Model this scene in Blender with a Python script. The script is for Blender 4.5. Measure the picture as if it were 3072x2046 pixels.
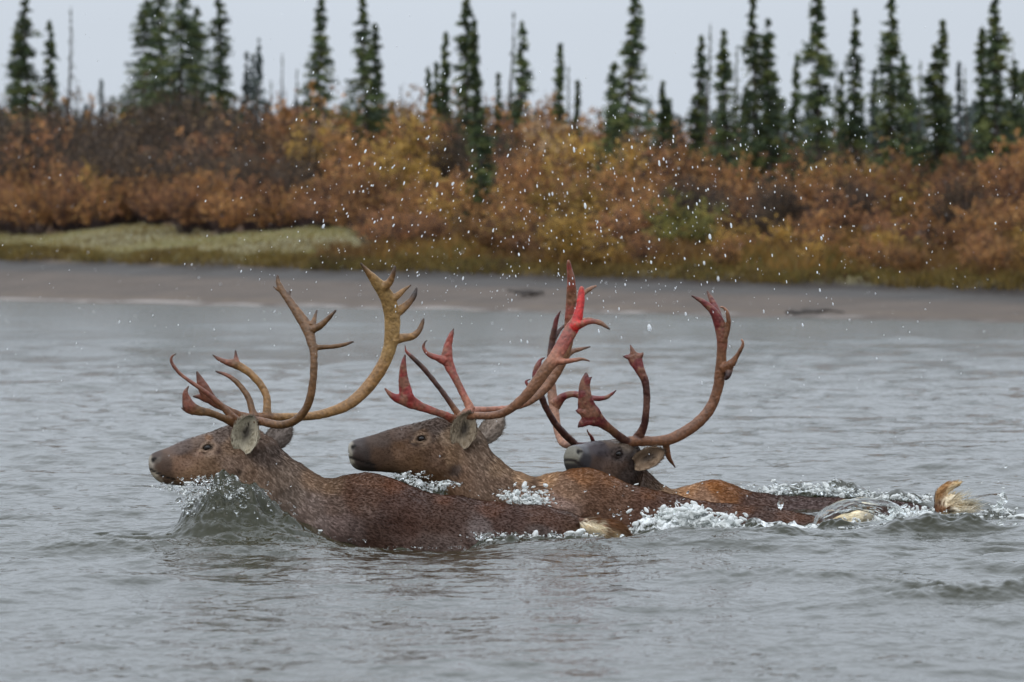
import bpy, math, random
import numpy as np
from mathutils import Vector, Matrix, kdtree

for o in list(bpy.data.objects):
    bpy.data.objects.remove(o)
S = bpy.context.scene
COL = S.collection
R = math.radians
rng = np.random.default_rng(7)
random.seed(7)

# ------------------------------------------------------------------ camera
FPX = 14400.0          # focal length in photo pixels (3072 wide)
CAMH = 1.2             # eye height above the river
HORY = 726.0           # photo row of the horizon
PITCH = math.atan((1023.0 - HORY) / FPX)
cam = bpy.data.cameras.new("camera")
cam.sensor_width = 36.0
cam.lens = 36.0 * FPX / 3072.0
cam.clip_start = 0.5
cam.clip_end = 5000
cam.dof.use_dof = True
cam.dof.focus_distance = 20.2
cam.dof.aperture_fstop = 6.0
camo = bpy.data.objects.new("camera", cam)
camo.location = (0, 0, CAMH)
camo.rotation_euler = (math.pi / 2 - PITCH, 0, 0)
COL.objects.link(camo)
S.camera = camo

# ------------------------------------------------------------------ sky, sun, exposure
W = bpy.data.worlds.new("World")
S.world = W
W.use_nodes = True
nt = W.node_tree
nt.nodes.clear()
out = nt.nodes.new("ShaderNodeOutputWorld")
bg = nt.nodes.new("ShaderNodeBackground")
bg.inputs[1].default_value = 0.10
sky = nt.nodes.new("ShaderNodeTexSky")
sky.sky_type = 'NISHITA'
sky.sun_disc = False
sky.sun_elevation = R(48)
sky.sun_rotation = R(205)
sky.dust_density = 4.0
hs = nt.nodes.new("ShaderNodeHueSaturation")
hs.inputs['Saturation'].default_value = 0.25
nt.links.new(sky.outputs[0], hs.inputs['Color'])
tc = nt.nodes.new("ShaderNodeTexCoord")
sep = nt.nodes.new("ShaderNodeSeparateXYZ")
nt.links.new(tc.outputs['Generated'], sep.inputs[0])
mr = nt.nodes.new("ShaderNodeMapRange")          # overcast: brighter towards the zenith
mr.inputs['From Min'].default_value = 0.045
mr.inputs['From Max'].default_value = 0.60
mr.inputs['To Min'].default_value = 6.9
mr.inputs['To Max'].default_value = 14.5
nt.links.new(sep.outputs[2], mr.inputs['Value'])
nz = nt.nodes.new("ShaderNodeTexNoise")
nz.inputs['Scale'].default_value = 5.0
nz.inputs['Detail'].default_value = 4.0
nt.links.new(tc.outputs['Generated'], nz.inputs['Vector'])
mr2 = nt.nodes.new("ShaderNodeMapRange")
mr2.inputs['To Min'].default_value = 0.93
mr2.inputs['To Max'].default_value = 1.07
nt.links.new(nz.outputs[0], mr2.inputs['Value'])
mul = nt.nodes.new("ShaderNodeMath"); mul.operation = 'MULTIPLY'
nt.links.new(mr.outputs[0], mul.inputs[0]); nt.links.new(mr2.outputs[0], mul.inputs[1])
cl = nt.nodes.new("ShaderNodeVectorMath"); cl.operation = 'SCALE'
cl.inputs[0].default_value = (0.895, 0.985, 1.10)
nt.links.new(mul.outputs[0], cl.inputs['Scale'])
mixs = nt.nodes.new("ShaderNodeMix"); mixs.data_type = 'RGBA'
mixs.inputs[0].default_value = 0.9
nt.links.new(hs.outputs[0], mixs.inputs[6]); nt.links.new(cl.outputs[0], mixs.inputs[7])
nt.links.new(mixs.outputs[2], bg.inputs[0])
nt.links.new(bg.outputs[0], out.inputs[0])

sun = bpy.data.lights.new("sun", 'SUN')
sun.energy = 0.9
sun.angle = R(50)
sun.color = (1.0, 0.97, 0.93)
suno = bpy.data.objects.new("sun", sun)
suno.rotation_euler = (R(42), 0, R(-25))
COL.objects.link(suno)

S.view_settings.view_transform = 'Standard'
S.view_settings.look = 'None'
S.view_settings.exposure = 0.08
S.view_settings.gamma = 1.0
S.cycles.max_bounces = 8
S.cycles.transmission_bounces = 6
S.cycles.use_denoising = True

# ------------------------------------------------------------------ helpers
CP, SP = math.cos(PITCH), math.sin(PITCH)

def P(px, py, d):
    """point seen at photo pixel (px, py), d metres away from the camera"""
    a = (px - 1536.0) / FPX
    b = -(py - 1023.0) / FPX
    y = CP + b * SP
    z = -SP + b * CP
    k = d / y
    return np.array([a * k, d, CAMH + z * k])

def pix(v):
    """photo pixel of world points (n,3)"""
    x, y, z = v[:, 0], v[:, 1], v[:, 2] - CAMH
    f = y * CP - z * SP
    u = y * SP + z * CP
    return 1536 + FPX * x / f, 1023 - FPX * u / f

def lin(r, g=None, b=None):
    c = r if g is None else (r, g, b)
    return tuple(((v / 255.0) / 12.92 if v / 255.0 <= 0.04045 else ((v / 255.0 + 0.055) / 1.055) ** 2.4) for v in c)

def tag(o, label=None, cat=None, group=None, kind=None):
    if label: o['label'] = label
    if cat: o['category'] = cat
    if group: o['group'] = group
    if kind: o['kind'] = kind
    return o

def empty(name, loc, label, cat, group=None):
    o = bpy.data.objects.new(name, None)
    o.location = loc
    o.empty_display_size = 0.1
    COL.objects.link(o)
    return tag(o, label, cat, group)

def link(name, me, parent=None, mat=None):
    o = bpy.data.objects.new(name, me)
    COL.objects.link(o)
    if parent is not None:
        o.parent = parent
        o.matrix_parent_inverse = Matrix.Translation(-parent.location)
    if mat is not None:
        me.materials.append(mat)
    return o

def mesh_np(name, v, faces, smooth=True, col=None, mats=None, normals=None, foam=None):
    me = bpy.data.meshes.new(name)
    if isinstance(faces, np.ndarray):
        n, k = faces.shape
        me.vertices.add(len(v)); me.vertices.foreach_set('co', np.asarray(v, np.float32).ravel())
        me.loops.add(n * k); me.loops.foreach_set('vertex_index', faces.astype(np.int32).ravel())
        me.polygons.add(n)
        me.polygons.foreach_set('loop_start', np.arange(0, n * k, k, dtype=np.int32))
        me.polygons.foreach_set('loop_total', np.full(n, k, np.int32))
        me.update(calc_edges=True)
        me.validate()
    else:
        me.from_pydata([tuple(p) for p in v], [], faces)
    me.polygons.foreach_set('use_smooth', np.full(len(me.polygons), bool(smooth)))
    if col is not None:
        a = me.attributes.new('Col', 'FLOAT_COLOR', 'POINT')
        c = np.ones((len(v), 4), np.float32); c[:, :3] = col
        a.data.foreach_set('color', c.ravel())
    if foam is not None:
        a = me.attributes.new('foam', 'FLOAT', 'POINT')
        a.data.foreach_set('value', np.asarray(foam, np.float32))
    if mats is not None:
        me.polygons.foreach_set('material_index', np.asarray(mats, np.int32))
    if normals is not None:
        me.normals_split_custom_set_from_vertices(np.asarray(normals, np.float64))
    me.update()
    return me

def catmull(a, n):
    """a: (m,k) control rows -> smooth rows, n per span"""
    a = np.asarray(a, float)
    m = len(a)
    if m < 2: return a
    ext = np.vstack([2 * a[0] - a[1], a, 2 * a[-1] - a[-2]])
    outp = []
    for i in range(m - 1):
        p0, p1, p2, p3 = ext[i:i + 4]
        for t in np.linspace(0, 1, n, endpoint=False):
            outp.append(0.5 * ((2 * p1) + (-p0 + p2) * t + (2 * p0 - 5 * p1 + 4 * p2 - p3) * t * t + (-p0 + 3 * p1 - 3 * p2 + p3) * t ** 3))
    outp.append(a[-1])
    return np.array(outp)

def loft(C, U, Sd, pw, nseg=28, sub=5):
    """closed skin through rings: centre C, half-height vector U, half-width vector Sd, superellipse power"""
    A = np.hstack([C, U, Sd, np.asarray(pw, float)[:, None]])
    A = catmull(A, sub)
    C, U, Sd, pw = A[:, :3], A[:, 3:6], A[:, 6:9], A[:, 9]
    ang = np.linspace(0, 2 * math.pi, nseg, endpoint=False)
    ca, sa = np.cos(ang), np.sin(ang)
    v = []
    for i in range(len(C)):
        e = 2.0 / pw[i]
        cx = np.sign(ca) * np.abs(ca) ** e
        sx = np.sign(sa) * np.abs(sa) ** e
        v.append(C[i] + np.outer(sx, U[i]) + np.outer(cx, Sd[i]))
    v = np.vstack(v)
    f = []
    n = len(C)
    for i in range(n - 1):
        for j in range(nseg):
            k = (j + 1) % nseg
            f.append((i * nseg + j, i * nseg + k, (i + 1) * nseg + k, (i + 1) * nseg + j))
    a = len(v); v = np.vstack([v, C[0], C[-1]])
    for j in range(nseg):
        k = (j + 1) % nseg
        f.append((a, k, j)); f.append((a + 1, (n - 1) * nseg + j, (n - 1) * nseg + k))
    return v, f

def merge(parts):
    vs, fs, n = [], [], 0
    for v, f in parts:
        vs.append(np.asarray(v)); fs += [tuple(i + n for i in q) for q in f]; n += len(v)
    return np.vstack(vs), fs

def remesh(v, f, voxel, smooth_it=4, fac=0.5):
    """weld overlapping closed skins into one continuous surface; returns verts, triangles, normals"""
    me = bpy.data.meshes.new("tmp"); me.from_pydata([tuple(p) for p in v], [], f); me.update()
    o = bpy.data.objects.new("tmp", me); COL.objects.link(o)
    m = o.modifiers.new("r", 'REMESH'); m.mode = 'VOXEL'; m.voxel_size = voxel
    if smooth_it:
        s = o.modifiers.new("s", 'SMOOTH'); s.factor = fac; s.iterations = smooth_it
    dg = bpy.context.evaluated_depsgraph_get()
    e = o.evaluated_get(dg); em = e.to_mesh()
    vv = np.empty(len(em.vertices) * 3); em.vertices.foreach_get('co', vv); vv = vv.reshape(-1, 3)
    em.calc_loop_triangles()
    tt = np.empty(len(em.loop_triangles) * 3, np.int32); em.loop_triangles.foreach_get('vertices', tt); tt = tt.reshape(-1, 3)
    e.to_mesh_clear()
    bpy.data.objects.remove(o); bpy.data.meshes.remove(me)
    return vv, tt

def vnormals(v, t):
    n = np.cross(v[t[:, 1]] - v[t[:, 0]], v[t[:, 2]] - v[t[:, 0]])
    vn = np.zeros_like(v)
    for k in range(3): np.add.at(vn, t[:, k], n)
    return vn / (np.linalg.norm(vn, axis=1, keepdims=True) + 1e-12)

def unit(a): return a / (np.linalg.norm(a, axis=-1, keepdims=True) + 1e-12)

# ---- smooth 3-D value noise (numpy)
def vnoise(p, seed=0):
    p = np.asarray(p, float)
    i = np.floor(p).astype(np.int64); f = p - i; f = f * f * (3 - 2 * f)
    def h(ix):
        n = ix[:, 0] * 374761393 + ix[:, 1] * 668265263 + ix[:, 2] * 2147483647 + seed * 974711
        n = (n ^ (n >> 13)) * 1274126177
        n = n ^ (n >> 16)
        return (n & 0xffff) / 65535.0
    r = 0
    for dx in (0, 1):
        for dy in (0, 1):
            for dz in (0, 1):
                w = (f[:, 0] if dx else 1 - f[:, 0]) * (f[:, 1] if dy else 1 - f[:, 1]) * (f[:, 2] if dz else 1 - f[:, 2])
                r = r + w * h(i + np.array([dx, dy, dz]))
    return r

# ------------------------------------------------------------------ materials
def mat(name):
    m = bpy.data.materials.new(name); m.use_nodes = True
    n = m.node_tree; b = n.nodes['Principled BSDF']
    return m, n, b

def noise_node(n, scale, detail=3.0, vec=None, rough=0.5):
    t = n.nodes.new("ShaderNodeTexNoise"); t.inputs['Scale'].default_value = scale; t.inputs['Detail'].default_value = detail
    t.inputs['Roughness'].default_value = rough
    if vec is not None: n.links.new(vec, t.inputs['Vector'])
    return t

def maprange(n, src, a, b, c, d):
    m = n.nodes.new("ShaderNodeMapRange")
    for k, x in zip(('From Min', 'From Max', 'To Min', 'To Max'), (a, b, c, d)): m.inputs[k].default_value = x
    n.links.new(src, m.inputs['Value'])
    return m.outputs[0]

def objcoord(n, scale=(1, 1, 1)):
    t = n.nodes.new("ShaderNodeTexCoord"); mp = n.nodes.new("ShaderNodeMapping")
    mp.inputs['Scale'].default_value = scale
    n.links.new(t.outputs['Object'], mp.inputs[0])
    return mp.outputs[0]

def mulcol(n, a, fac):
    m = n.nodes.new("ShaderNodeVectorMath"); m.operation = 'SCALE'
    n.links.new(a, m.inputs[0]); n.links.new(fac, m.inputs['Scale'])
    return m.outputs[0]

def mixcol(n, f, a, b):
    m = n.nodes.new("ShaderNodeMix"); m.data_type = 'RGBA'
    for k, x in ((0, f), (6, a), (7, b)):
        if isinstance(x, (int, float)): m.inputs[k].default_value = x
        elif isinstance(x, tuple): m.inputs[k].default_value = (*x, 1)
        else: n.links.new(x, m.inputs[k])
    return m.outputs[2]

def bump(n, b, h, strength, dist):
    bp = n.nodes.new("ShaderNodeBump"); bp.inputs['Strength'].default_value = strength; bp.inputs['Distance'].default_value = dist
    n.links.new(h, bp.inputs['Height']); n.links.new(bp.outputs[0], b.inputs['Normal'])
    return bp

def attr(n, name):
    a = n.nodes.new("ShaderNodeAttribute"); a.attribute_name = name
    return a

def coat_material(name, wet, thin=0.0):
    m, n, b = mat(name)
    vec = objcoord(n, (60, 60, 60))
    nn = noise_node(n, 4.0, 4, vec)
    c = mulcol(n, attr(n, 'Col').outputs['Color'], maprange(n, nn.outputs[0], 0.25, 0.75, 0.74, 1.26))
    n.links.new(c, b.inputs['Base Color'])
    n2 = noise_node(n, 9.0, 2, objcoord(n))
    n.links.new(maprange(n, n2.outputs[0], 0.35, 0.65, wet, 0.75), b.inputs['Roughness'])
    b.inputs['Specular IOR Level'].default_value = 0.12 if thin else 0.25
    v2 = objcoord(n, (45, 90, 70))
    vo = n.nodes.new("ShaderNodeTexVoronoi"); vo.feature = 'DISTANCE_TO_EDGE'; vo.inputs['Scale'].default_value = 1.3
    wp = noise_node(n, 1.2, 2, v2)
    ad = n.nodes.new("ShaderNodeVectorMath"); ad.operation = 'ADD'
    n.links.new(v2, ad.inputs[0]); n.links.new(wp.outputs['Color'], ad.inputs[1])
    n.links.new(ad.outputs[0], vo.inputs['Vector'])
    hh = maprange(n, vo.outputs['Distance'], 0.0, 0.25, 0.0, 1.0)
    if thin:
        tr = n.nodes.new("ShaderNodeBsdfTranslucent"); n.links.new(c, tr.inputs[0])
        mx = n.nodes.new("ShaderNodeMixShader"); mx.inputs[0].default_value = thin
        n.links.new(b.outputs[0], mx.inputs[1]); n.links.new(tr.outputs[0], mx.inputs[2])
        n.links.new(mx.outputs[0], n.nodes['Material Output'].inputs[0])
    else:
        bump(n, b, hh, 0.10, 0.003)
    return m

M_coat = coat_material("caribou_coat", 0.34)
M_hair = coat_material("caribou_hair", 0.40, 0.48)

M_antler, n, b = mat("antler_bone")
nn = noise_node(n, 1.0, 4, objcoord(n, (70, 70, 70)))
n.links.new(mulcol(n, attr(n, 'Col').outputs['Color'], maprange(n, nn.outputs[0], 0.3, 0.7, 0.66, 1.3)), b.inputs['Base Color'])
b.inputs['Roughness'].default_value = 0.42
b.inputs['Specular IOR Level'].default_value = 0.45
bump(n, b, nn.outputs[0], 0.8, 0.004)

M_eye, n, b = mat("wet_eye")
b.inputs['Base Color'].default_value = (0.012, 0.007, 0.005, 1); b.inputs['Roughness'].default_value = 0.06

M_ear, n, b = mat("ear_fur")
nn = noise_node(n, 1.0, 4, objcoord(n, (200, 200, 60)))
n.links.new(mulcol(n, attr(n, 'Col').outputs['Color'], maprange(n, nn.outputs[0], 0.3, 0.7, 0.75, 1.2)), b.inputs['Base Color'])
b.inputs['Roughness'].default_value = 0.8
bump(n, b, nn.outputs[0], 0.6, 0.003)

M_water, n, b = mat("river_water")
oc = objcoord(n)
na = noise_node(n, 1.0, 3, objcoord(n, (7, 5, 7)))
nb = noise_node(n, 1.0, 3, objcoord(n, (26, 18, 26)))
sm = n.nodes.new("ShaderNodeMath"); sm.operation = 'MULTIPLY_ADD'; sm.inputs[1].default_value = 0.30
n.links.new(nb.outputs[0], sm.inputs[0]); n.links.new(na.outputs[0], sm.inputs[2])
bpn = bump(n, b, sm.outputs[0], 0.5, 0.035)
spw = n.nodes.new('ShaderNodeSeparateXYZ'); n.links.new(oc, spw.inputs[0])
n.links.new(maprange(n, spw.outputs[1], 26, 60, 0.035, 0.11), bpn.inputs['Distance'])
fo = attr(n, 'foam')
nf = noise_node(n, 1.0, 5, objcoord(n, (34, 26, 34)), 0.65)
fa = n.nodes.new("ShaderNodeMath"); fa.operation = 'ADD'
n.links.new(fo.outputs['Fac'], fa.inputs[0]); n.links.new(nf.outputs[0], fa.inputs[1])
fm = maprange(n, fa.outputs[0], 0.92, 1.12, 0.0, 1.0)
murk = noise_node(n, 0.35, 2, oc)
base = mixcol(n, murk.outputs[0], (0.018, 0.018, 0.007), (0.030, 0.029, 0.013))
n.links.new(mixcol(n, fm, base, (0.78, 0.80, 0.80)), b.inputs['Base Color'])
rgh = n.nodes.new('ShaderNodeMath'); rgh.operation = 'MAXIMUM'
n.links.new(maprange(n, fm, 0, 1, 0.05, 0.55), rgh.inputs[0]); n.links.new(maprange(n, spw.outputs[1], 30, 66, 0.0, 0.17), rgh.inputs[1])
n.links.new(rgh.outputs[0], b.inputs['Roughness'])
b.inputs['IOR'].default_value = 1.333

M_drop, n, b = mat("clear_water")
b.inputs['Base Color'].default_value = (0.97, 0.99, 0.98, 1)
b.inputs['Transmission Weight'].default_value = 1.0
b.inputs['Roughness'].default_value = 0.02; b.inputs['IOR'].default_value = 1.333
M_froth, n, b = mat("white_froth")
b.inputs['Base Color'].default_value = (0.84, 0.86, 0.84, 1); b.inputs['Roughness'].default_value = 0.25; b.inputs['Transmission Weight'].default_value = 0.35; b.inputs['IOR'].default_value = 1.25

M_snow, n, b = mat("snow")
b.inputs['Transmission Weight'].default_value = 0.45; b.inputs['IOR'].default_value = 1.31
b.inputs['Base Color'].default_value = (0.93, 0.95, 0.97, 1); b.inputs['Roughness'].default_value = 0.6

M_bank, n, b = mat("river_bank_soil")
oc = objcoord(n)
n1 = noise_node(n, 0.8, 5, oc); n2 = noise_node(n, 14, 4, oc)
c = mulcol(n, attr(n, 'Col').outputs['Color'], maprange(n, n1.outputs[0], 0.3, 0.7, 0.82, 1.16))
c = mulcol(n, c, maprange(n, n2.outputs[0], 0.3, 0.7, 0.8, 1.18))
n.links.new(c, b.inputs['Base Color']); b.inputs['Roughness'].default_value = 0.85
bump(n, b, n2.outputs[0], 0.6, 0.03)

def leaf_material(name, cols, rough=0.6, spread=0.35, value=.82):
    """leaf colour from a per-leaf attribute, shifted a little per plant"""
    m, n, b = mat(name)
    oi = n.nodes.new("ShaderNodeObjectInfo")
    a = attr(n, 'Col')
    c = mulcol(n, a.outputs['Color'], maprange(n, oi.outputs['Random'], 0, 1, 1 - spread, 1 + spread))
    hv = n.nodes.new('ShaderNodeHueSaturation'); hv.inputs['Value'].default_value = value; hv.inputs['Saturation'].default_value = 1.0; hv.inputs['Hue'].default_value = .506; n.links.new(c, hv.inputs['Color']); c = hv.outputs[0]
    n.links.new(c, b.inputs['Base Color']); b.inputs['Roughness'].default_value = rough
    b.inputs['Specular IOR Level'].default_value = 0.2
    b.inputs['Subsurface Weight'].default_value = 0.0
    tr = n.nodes.new("ShaderNodeBsdfTranslucent"); n.links.new(c, tr.inputs[0])
    mx = n.nodes.new("ShaderNodeMixShader"); mx.inputs[0].default_value = 0.25
    n.links.new(b.outputs[0], mx.inputs[1]); n.links.new(tr.outputs[0], mx.inputs[2])
    n.links.new(mx.outputs[0], n.nodes['Material Output'].inputs[0])
    return m
M_leaf = leaf_material("autumn_leaf", None)
M_needle = leaf_material("spruce_needles", None, spread=0.2, value=1.25)
M_grass = leaf_material("bank_grass", None, spread=0.0, value=.95)
M_bark, n, b = mat("bark")
nn = noise_node(n, 12, 4, objcoord(n))
n.links.new(mixcol(n, nn.outputs[0], (0.035, 0.028, 0.024), (0.09, 0.075, 0.066)), b.inputs['Base Color'])
b.inputs['Roughness'].default_value = 0.9

# ------------------------------------------------------------------ terrain of the far bank
SH0 = np.array([-10.4, 97.6]); SHT = np.array([0.566, -0.8244]); SHN = np.array([0.8244, 0.566])

def shore(x, y):
    dx, dy = x - SH0[0], y - SH0[1]
    return dx * SHN[0] + dy * SHN[1], dx * SHT[0] + dy * SHT[1]      # s (inland), t (along, to the right)

def xy_of(s, t):
    p = SH0 + np.multiply.outer(np.asarray(s), SHN) + np.multiply.outer(np.asarray(t), SHT)
    return p[..., 0], p[..., 1]

def beach(t):
    k = np.clip(t / 31.8, -0.3, 1.3)
    return 5.0 - 1.5 * k + 0.25 * np.sin(t * 0.9) + 0.15 * np.sin(t * 2.3 + 1), 0.62 - 0.32 * k     # width, height of its upper edge

def ground(s, t):
    w, zt = beach(t)
    q = s - w
    zb = zt * np.sign(s) * np.abs(s / w) ** 0.9
    k = np.clip((t + 2) / 20.0, 0, 1)
    up = zt + 0.13 * np.clip(q / 0.35, 0, 1) + (1.0 + 0.25 * k) * (1 - np.exp(-np.maximum(q, 0) / (5.5 + 2.5 * k))) + 0.1 * np.sin(t * 0.7 + s * 0.4) * np.clip(q / 3, 0, 1) + 0.0 * s
    return np.where(s < 0, s * 0.12, np.where(q < 0, zb, up))

def build_ground():
    s = np.concatenate([np.linspace(-12, -1, 12), np.linspace(-0.8, 7.5, 110), np.linspace(7.7, 40, 80), np.geomspace(42, 2500, 24)])
    t = np.concatenate([-np.geomspace(900, 62, 18), np.linspace(-60, 56, 420), np.geomspace(58, 900, 18)])
    SS, TT = np.meshgrid(s, t, indexing='ij')
    x, y = xy_of(SS, TT)  if False else (SH0[0] + SS * SHN[0] + TT * SHT[0], SH0[1] + SS * SHN[1] + TT * SHT[1])
    z = ground(SS, TT)
    v = np.stack([x, y, z], -1).reshape(-1, 3)
    nz1 = vnoise(v * np.array([0.9, 0.9, 0]), 3) - 0.5
    nz2 = vnoise(v * np.array([3.1, 3.1, 0]), 5) - 0.5
    SF, TF = SS.ravel(), TT.ravel()
    w, zt = beach(TF); q = SF - w + nz1 * 0.5 + nz2 * 0.25
    v[:, 2] += np.where(SF > 0.3, 0.05 * nz1 + 0.03 * nz2, 0) * np.clip(SF / 2, 0, 1)
    sand = np.array(lin(82, 70, 60)); damp = np.array(lin(62, 57, 53)); slush = np.array(lin(150, 142, 136))
    mud = np.array(lin(92, 78, 64)); gras = np.array(lin(118, 110, 76)); litter = np.array(lin(88, 64, 44)); dark = np.array(lin(46, 38, 32))
    c = np.tile(sand, (len(v), 1))
    def put(mask, colr, sharp=1.0):
        global_mask = np.clip(mask * sharp, 0, 1)[:, None]
        c[:] = c * (1 - global_mask) + colr * global_mask
    put((1 - np.abs(SF - 0.22 - nz1 * .3) / 0.22) * np.clip((nz2 + nz1) * 1.5 + .75 - np.clip((TF - 14) / 14, 0, .6), 0, 1), slush, 1.0)                     # thin rim of slush on the water's edge
    put(1 - np.abs(SF - 0.75 - nz2 * 0.3) / 0.3, mud, 1.0)
    put(np.clip((q + 1.5) / 0.8, 0, 1) * (q < 0.2), damp, 1.0)         # damp upper beach
    put(np.clip((q + 0.05) / 0.12, 0, 1), dark, np.clip((TF - 8) / 6, 0.25, 1.0))
    put(np.clip((q - 0.3) / 0.3, 0, 1), gras)
    put(np.clip((q - 4.5) / 1.5, 0, 1), litter)
    nr, nc = SS.shape
    i = np.arange(nr - 1)[:, None] * nc + np.arange(nc - 1)[None, :]
    f = np.stack([i, i + nc, i + nc + 1, i + 1], -1).reshape(-1, 4)
    me = mesh_np("ground", v, f[:, ::-1].copy(), True, c)
    o = link("ground", me, None, M_bank)
    tag(o, kind='structure')
build_ground()

# ------------------------------------------------------------------ river
def bumpx(px, d, tab):
    """height profile: px columns (at distance d) -> metres above the flat river"""
    a = np.array(tab, float)
    return (a[:, 0] - 1536) / FPX * d, a[:, 1]

BOW = []   # (xs, hs, y_ridge, near sigma, far sigma)
xs, hs = bumpx(0, 19.72, [(470, 0), (520, .035), (545, .085), (565, .125), (600, .172), (650, .215), (700, .214), (760, .178), (830, .118), (900, .06), (980, .015), (1060, .0), (1400, 0), (1440, .03), (1500, .035), (1600, .03), (1700, .025), (1800, .0), (2000, 0)])
BOW.append((xs, hs, 19.72, .30, .22))
xs, hs = bumpx(0, 19.72, [(860, 0), (980, -.025), (1060, -.05), (1150, -.066), (1250, -.076), (1325, -.08), (1388, -.066), (1440, -.045), (1560, -.035), (1700, -.03), (1850, -.03), (2050, 0)])
BOW.append((xs, hs, 19.75, 1.0, .25))
xs, hs = bumpx(0, 20.45, [(1000, 0), (1100, .10), (1150, .17), (1200, .20), (1260, .18), (1340, .13), (1400, .06), (1480, .06), (1560, .085), (1640, .07), (1720, .0), (1900, -.02), (2000, .0), (2080, .01), (2200, -.03), (2300, -.03), (2450, -.01), (2600, -.015), (2750, 0)])
BOW.append((xs, hs, 20.45, .16, .2))
xs, hs = bumpx(0, 21.75, [(2150, 0), (2280, .06), (2350, .085), (2450, .07), (2560, .08), (2650, .05), (2760, .045), (2850, .0), (2950, .03), (3050, 0)])
BOW.append((xs, hs, 21.85, .12, .22))

FOAMS = [  # photo column, distance, half-width (m), depth half-width (m), strength
    (640, 19.70, .11, .05, .44), (585, 19.66, .05, .07, .42), (730, 19.68, .10, .04, .42), (650, 19.5, .14, .05, .34),
    (1240, 20.42, .17, .07, .45), (1340, 20.42, .1, .06, .35), (1580, 20.42, .11, .05, .60), (1530, 20.42, .06, .05, .5),
    (1490, 19.66, .07, .06, .44), (1440, 19.68, .04, .03, .4), (1800, 19.55, .14, .06, .46), (1870, 19.7, .12, .1, .5), (1960, 19.7, .10, .14, .46), (1250, 19.7, .2, .012, .35), (1660, 19.7, .12, .015, .38),
    (2020, 20.25, .14, .16, .72), (2110, 20.25, .12, .12, .72), (1950, 20.2, .1, .1, .55), (2180, 20.2, .1, .08, .5),
    (2300, 20.2, .12, .07, .52), (2400, 20.1, .14, .09, .55), (2500, 20.05, .14, .05, .44), (2640, 20.6, .12, .14, .56), (2740, 20.85, .1, .14, .56), (2700, 20.4, .1, .05, .46),
    (2350, 21.9, .1, .1, .42), (2500, 21.9, .14, .1, .46), (2680, 21.8, .1, .06, .4), (2830, 21.1, .08, .05, .45), (2930, 21.1, .14, .05, .42), (2640, 19.9, .14, .03, .44), (2790, 19.95, .12, .05, .46), (2980, 19.7, .2, .05, .40), (3040, 19.9, .2, .05, .42),
    (2880, 16.2, .18, .05, .22),
]

WAVES = []
wr = np.random.default_rng(21)
for i in range(110):
    lam = 0.10 * (2.6 / 0.10) ** wr.random()
    th = wr.normal(R(95), R(42))
    k = 2 * math.pi / lam
    slope = 0.0185 * (lam / 0.4) ** (-0.35)
    if lam > 0.9: slope *= 0.65
    WAVES.append((k * math.cos(th), k * math.sin(th), slope / k * wr.uniform(.6, 1.4), wr.uniform(0, 6.283), lam))

for i in range(9):
    lam = wr.uniform(1.4, 3.6); th = wr.normal(R(100), R(28)); k = 2 * math.pi / lam
    WAVES.append((k * math.cos(th), k * math.sin(th), .0085 / k, wr.uniform(0, 6.283), lam))

def local_water(x, y):
    h = np.zeros_like(x)
    for xs, hs, yr, sn, sf in BOW:
        e = np.where(y < yr, np.exp(-((y - yr) / sn) ** 2), np.exp(-((y - yr) / sf) ** 2))
        h += np.interp(x, xs, hs, 0, 0) * e
    # diverging wake and stern chop to the right of the animals
    def roll(px, d, hgt, sx, sy, rot=0.0):
        cx = (px - 1536) / FPX * d
        dx, dy = x - cx, y - d
        a, b2 = dx * math.cos(rot) + dy * math.sin(rot), -dx * math.sin(rot) + dy * math.cos(rot)
        return hgt * np.exp(-(a / sx) ** 2 - (b2 / sy) ** 2)
    h += roll(3010, 16.1, .075, .42, .14, .25) + roll(2800, 16.35, .04, .3, .14, .3)
    h += roll(2300, 16.9, .045, .5, .16, -.25) + roll(2780, 19.7, .06, .34, .12, .1) + roll(2720, 20.2, .02, .3, .10, .1)
    h += roll(2350, 19.55, .04, .35, .10, -.2) + roll(2050, 19.3, .035, .3, .10, -.3) + roll(1800, 19.2, .03, .3, .12, -.3)
    # crescent ripples thrown forward and sideways by the near bull's chest
    xc = (690 - 1536) / FPX * 19.5; dx, dy = x - xc, y - 19.75
    rr = np.sqrt((dx * .75) ** 2 + dy ** 2)
    h += .008 * np.sin(2 * math.pi * rr / .125 + 3 * vnoise(np.stack([x * 5, y * 5, 0 * x], -1), 31)) * np.exp(-((rr - .38) / .34) ** 2) * (dy < .1)
    h += roll(430, 18.9, .03, .4, .12, .2) + roll(800, 18.7, .03, .4, .12, .3) + roll(780, 19.2, .04, .28, .1, .2)
    return h

def water_height(x, y, step=None):
    h = np.zeros_like(x)
    g = 0.50 + 0.95 * (vnoise(np.stack([x * .35, y * .16, 0 * x], -1), 11))
    calm = 1.0
    for kx, ky, a, ph, lam in WAVES:
        w = 1.0
        if step is not None:
            w = np.clip((lam / step - 2.0) / 2.5, 0, 1)
        s = np.sin(kx * x + ky * y + ph)
        h += a * w * s
    return h * g + local_water(x, y)

def choppy(x, y, amt):
    q = vnoise(np.stack([x * 9, y * 9, 0 * x], -1), 4) + 0.5 * vnoise(np.stack([x * 22, y * 22, 0 * x], -1), 5) + 0.25 * vnoise(np.stack([x * 48, y * 48, 0 * x], -1), 6)
    return (q - 0.87) * amt

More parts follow.
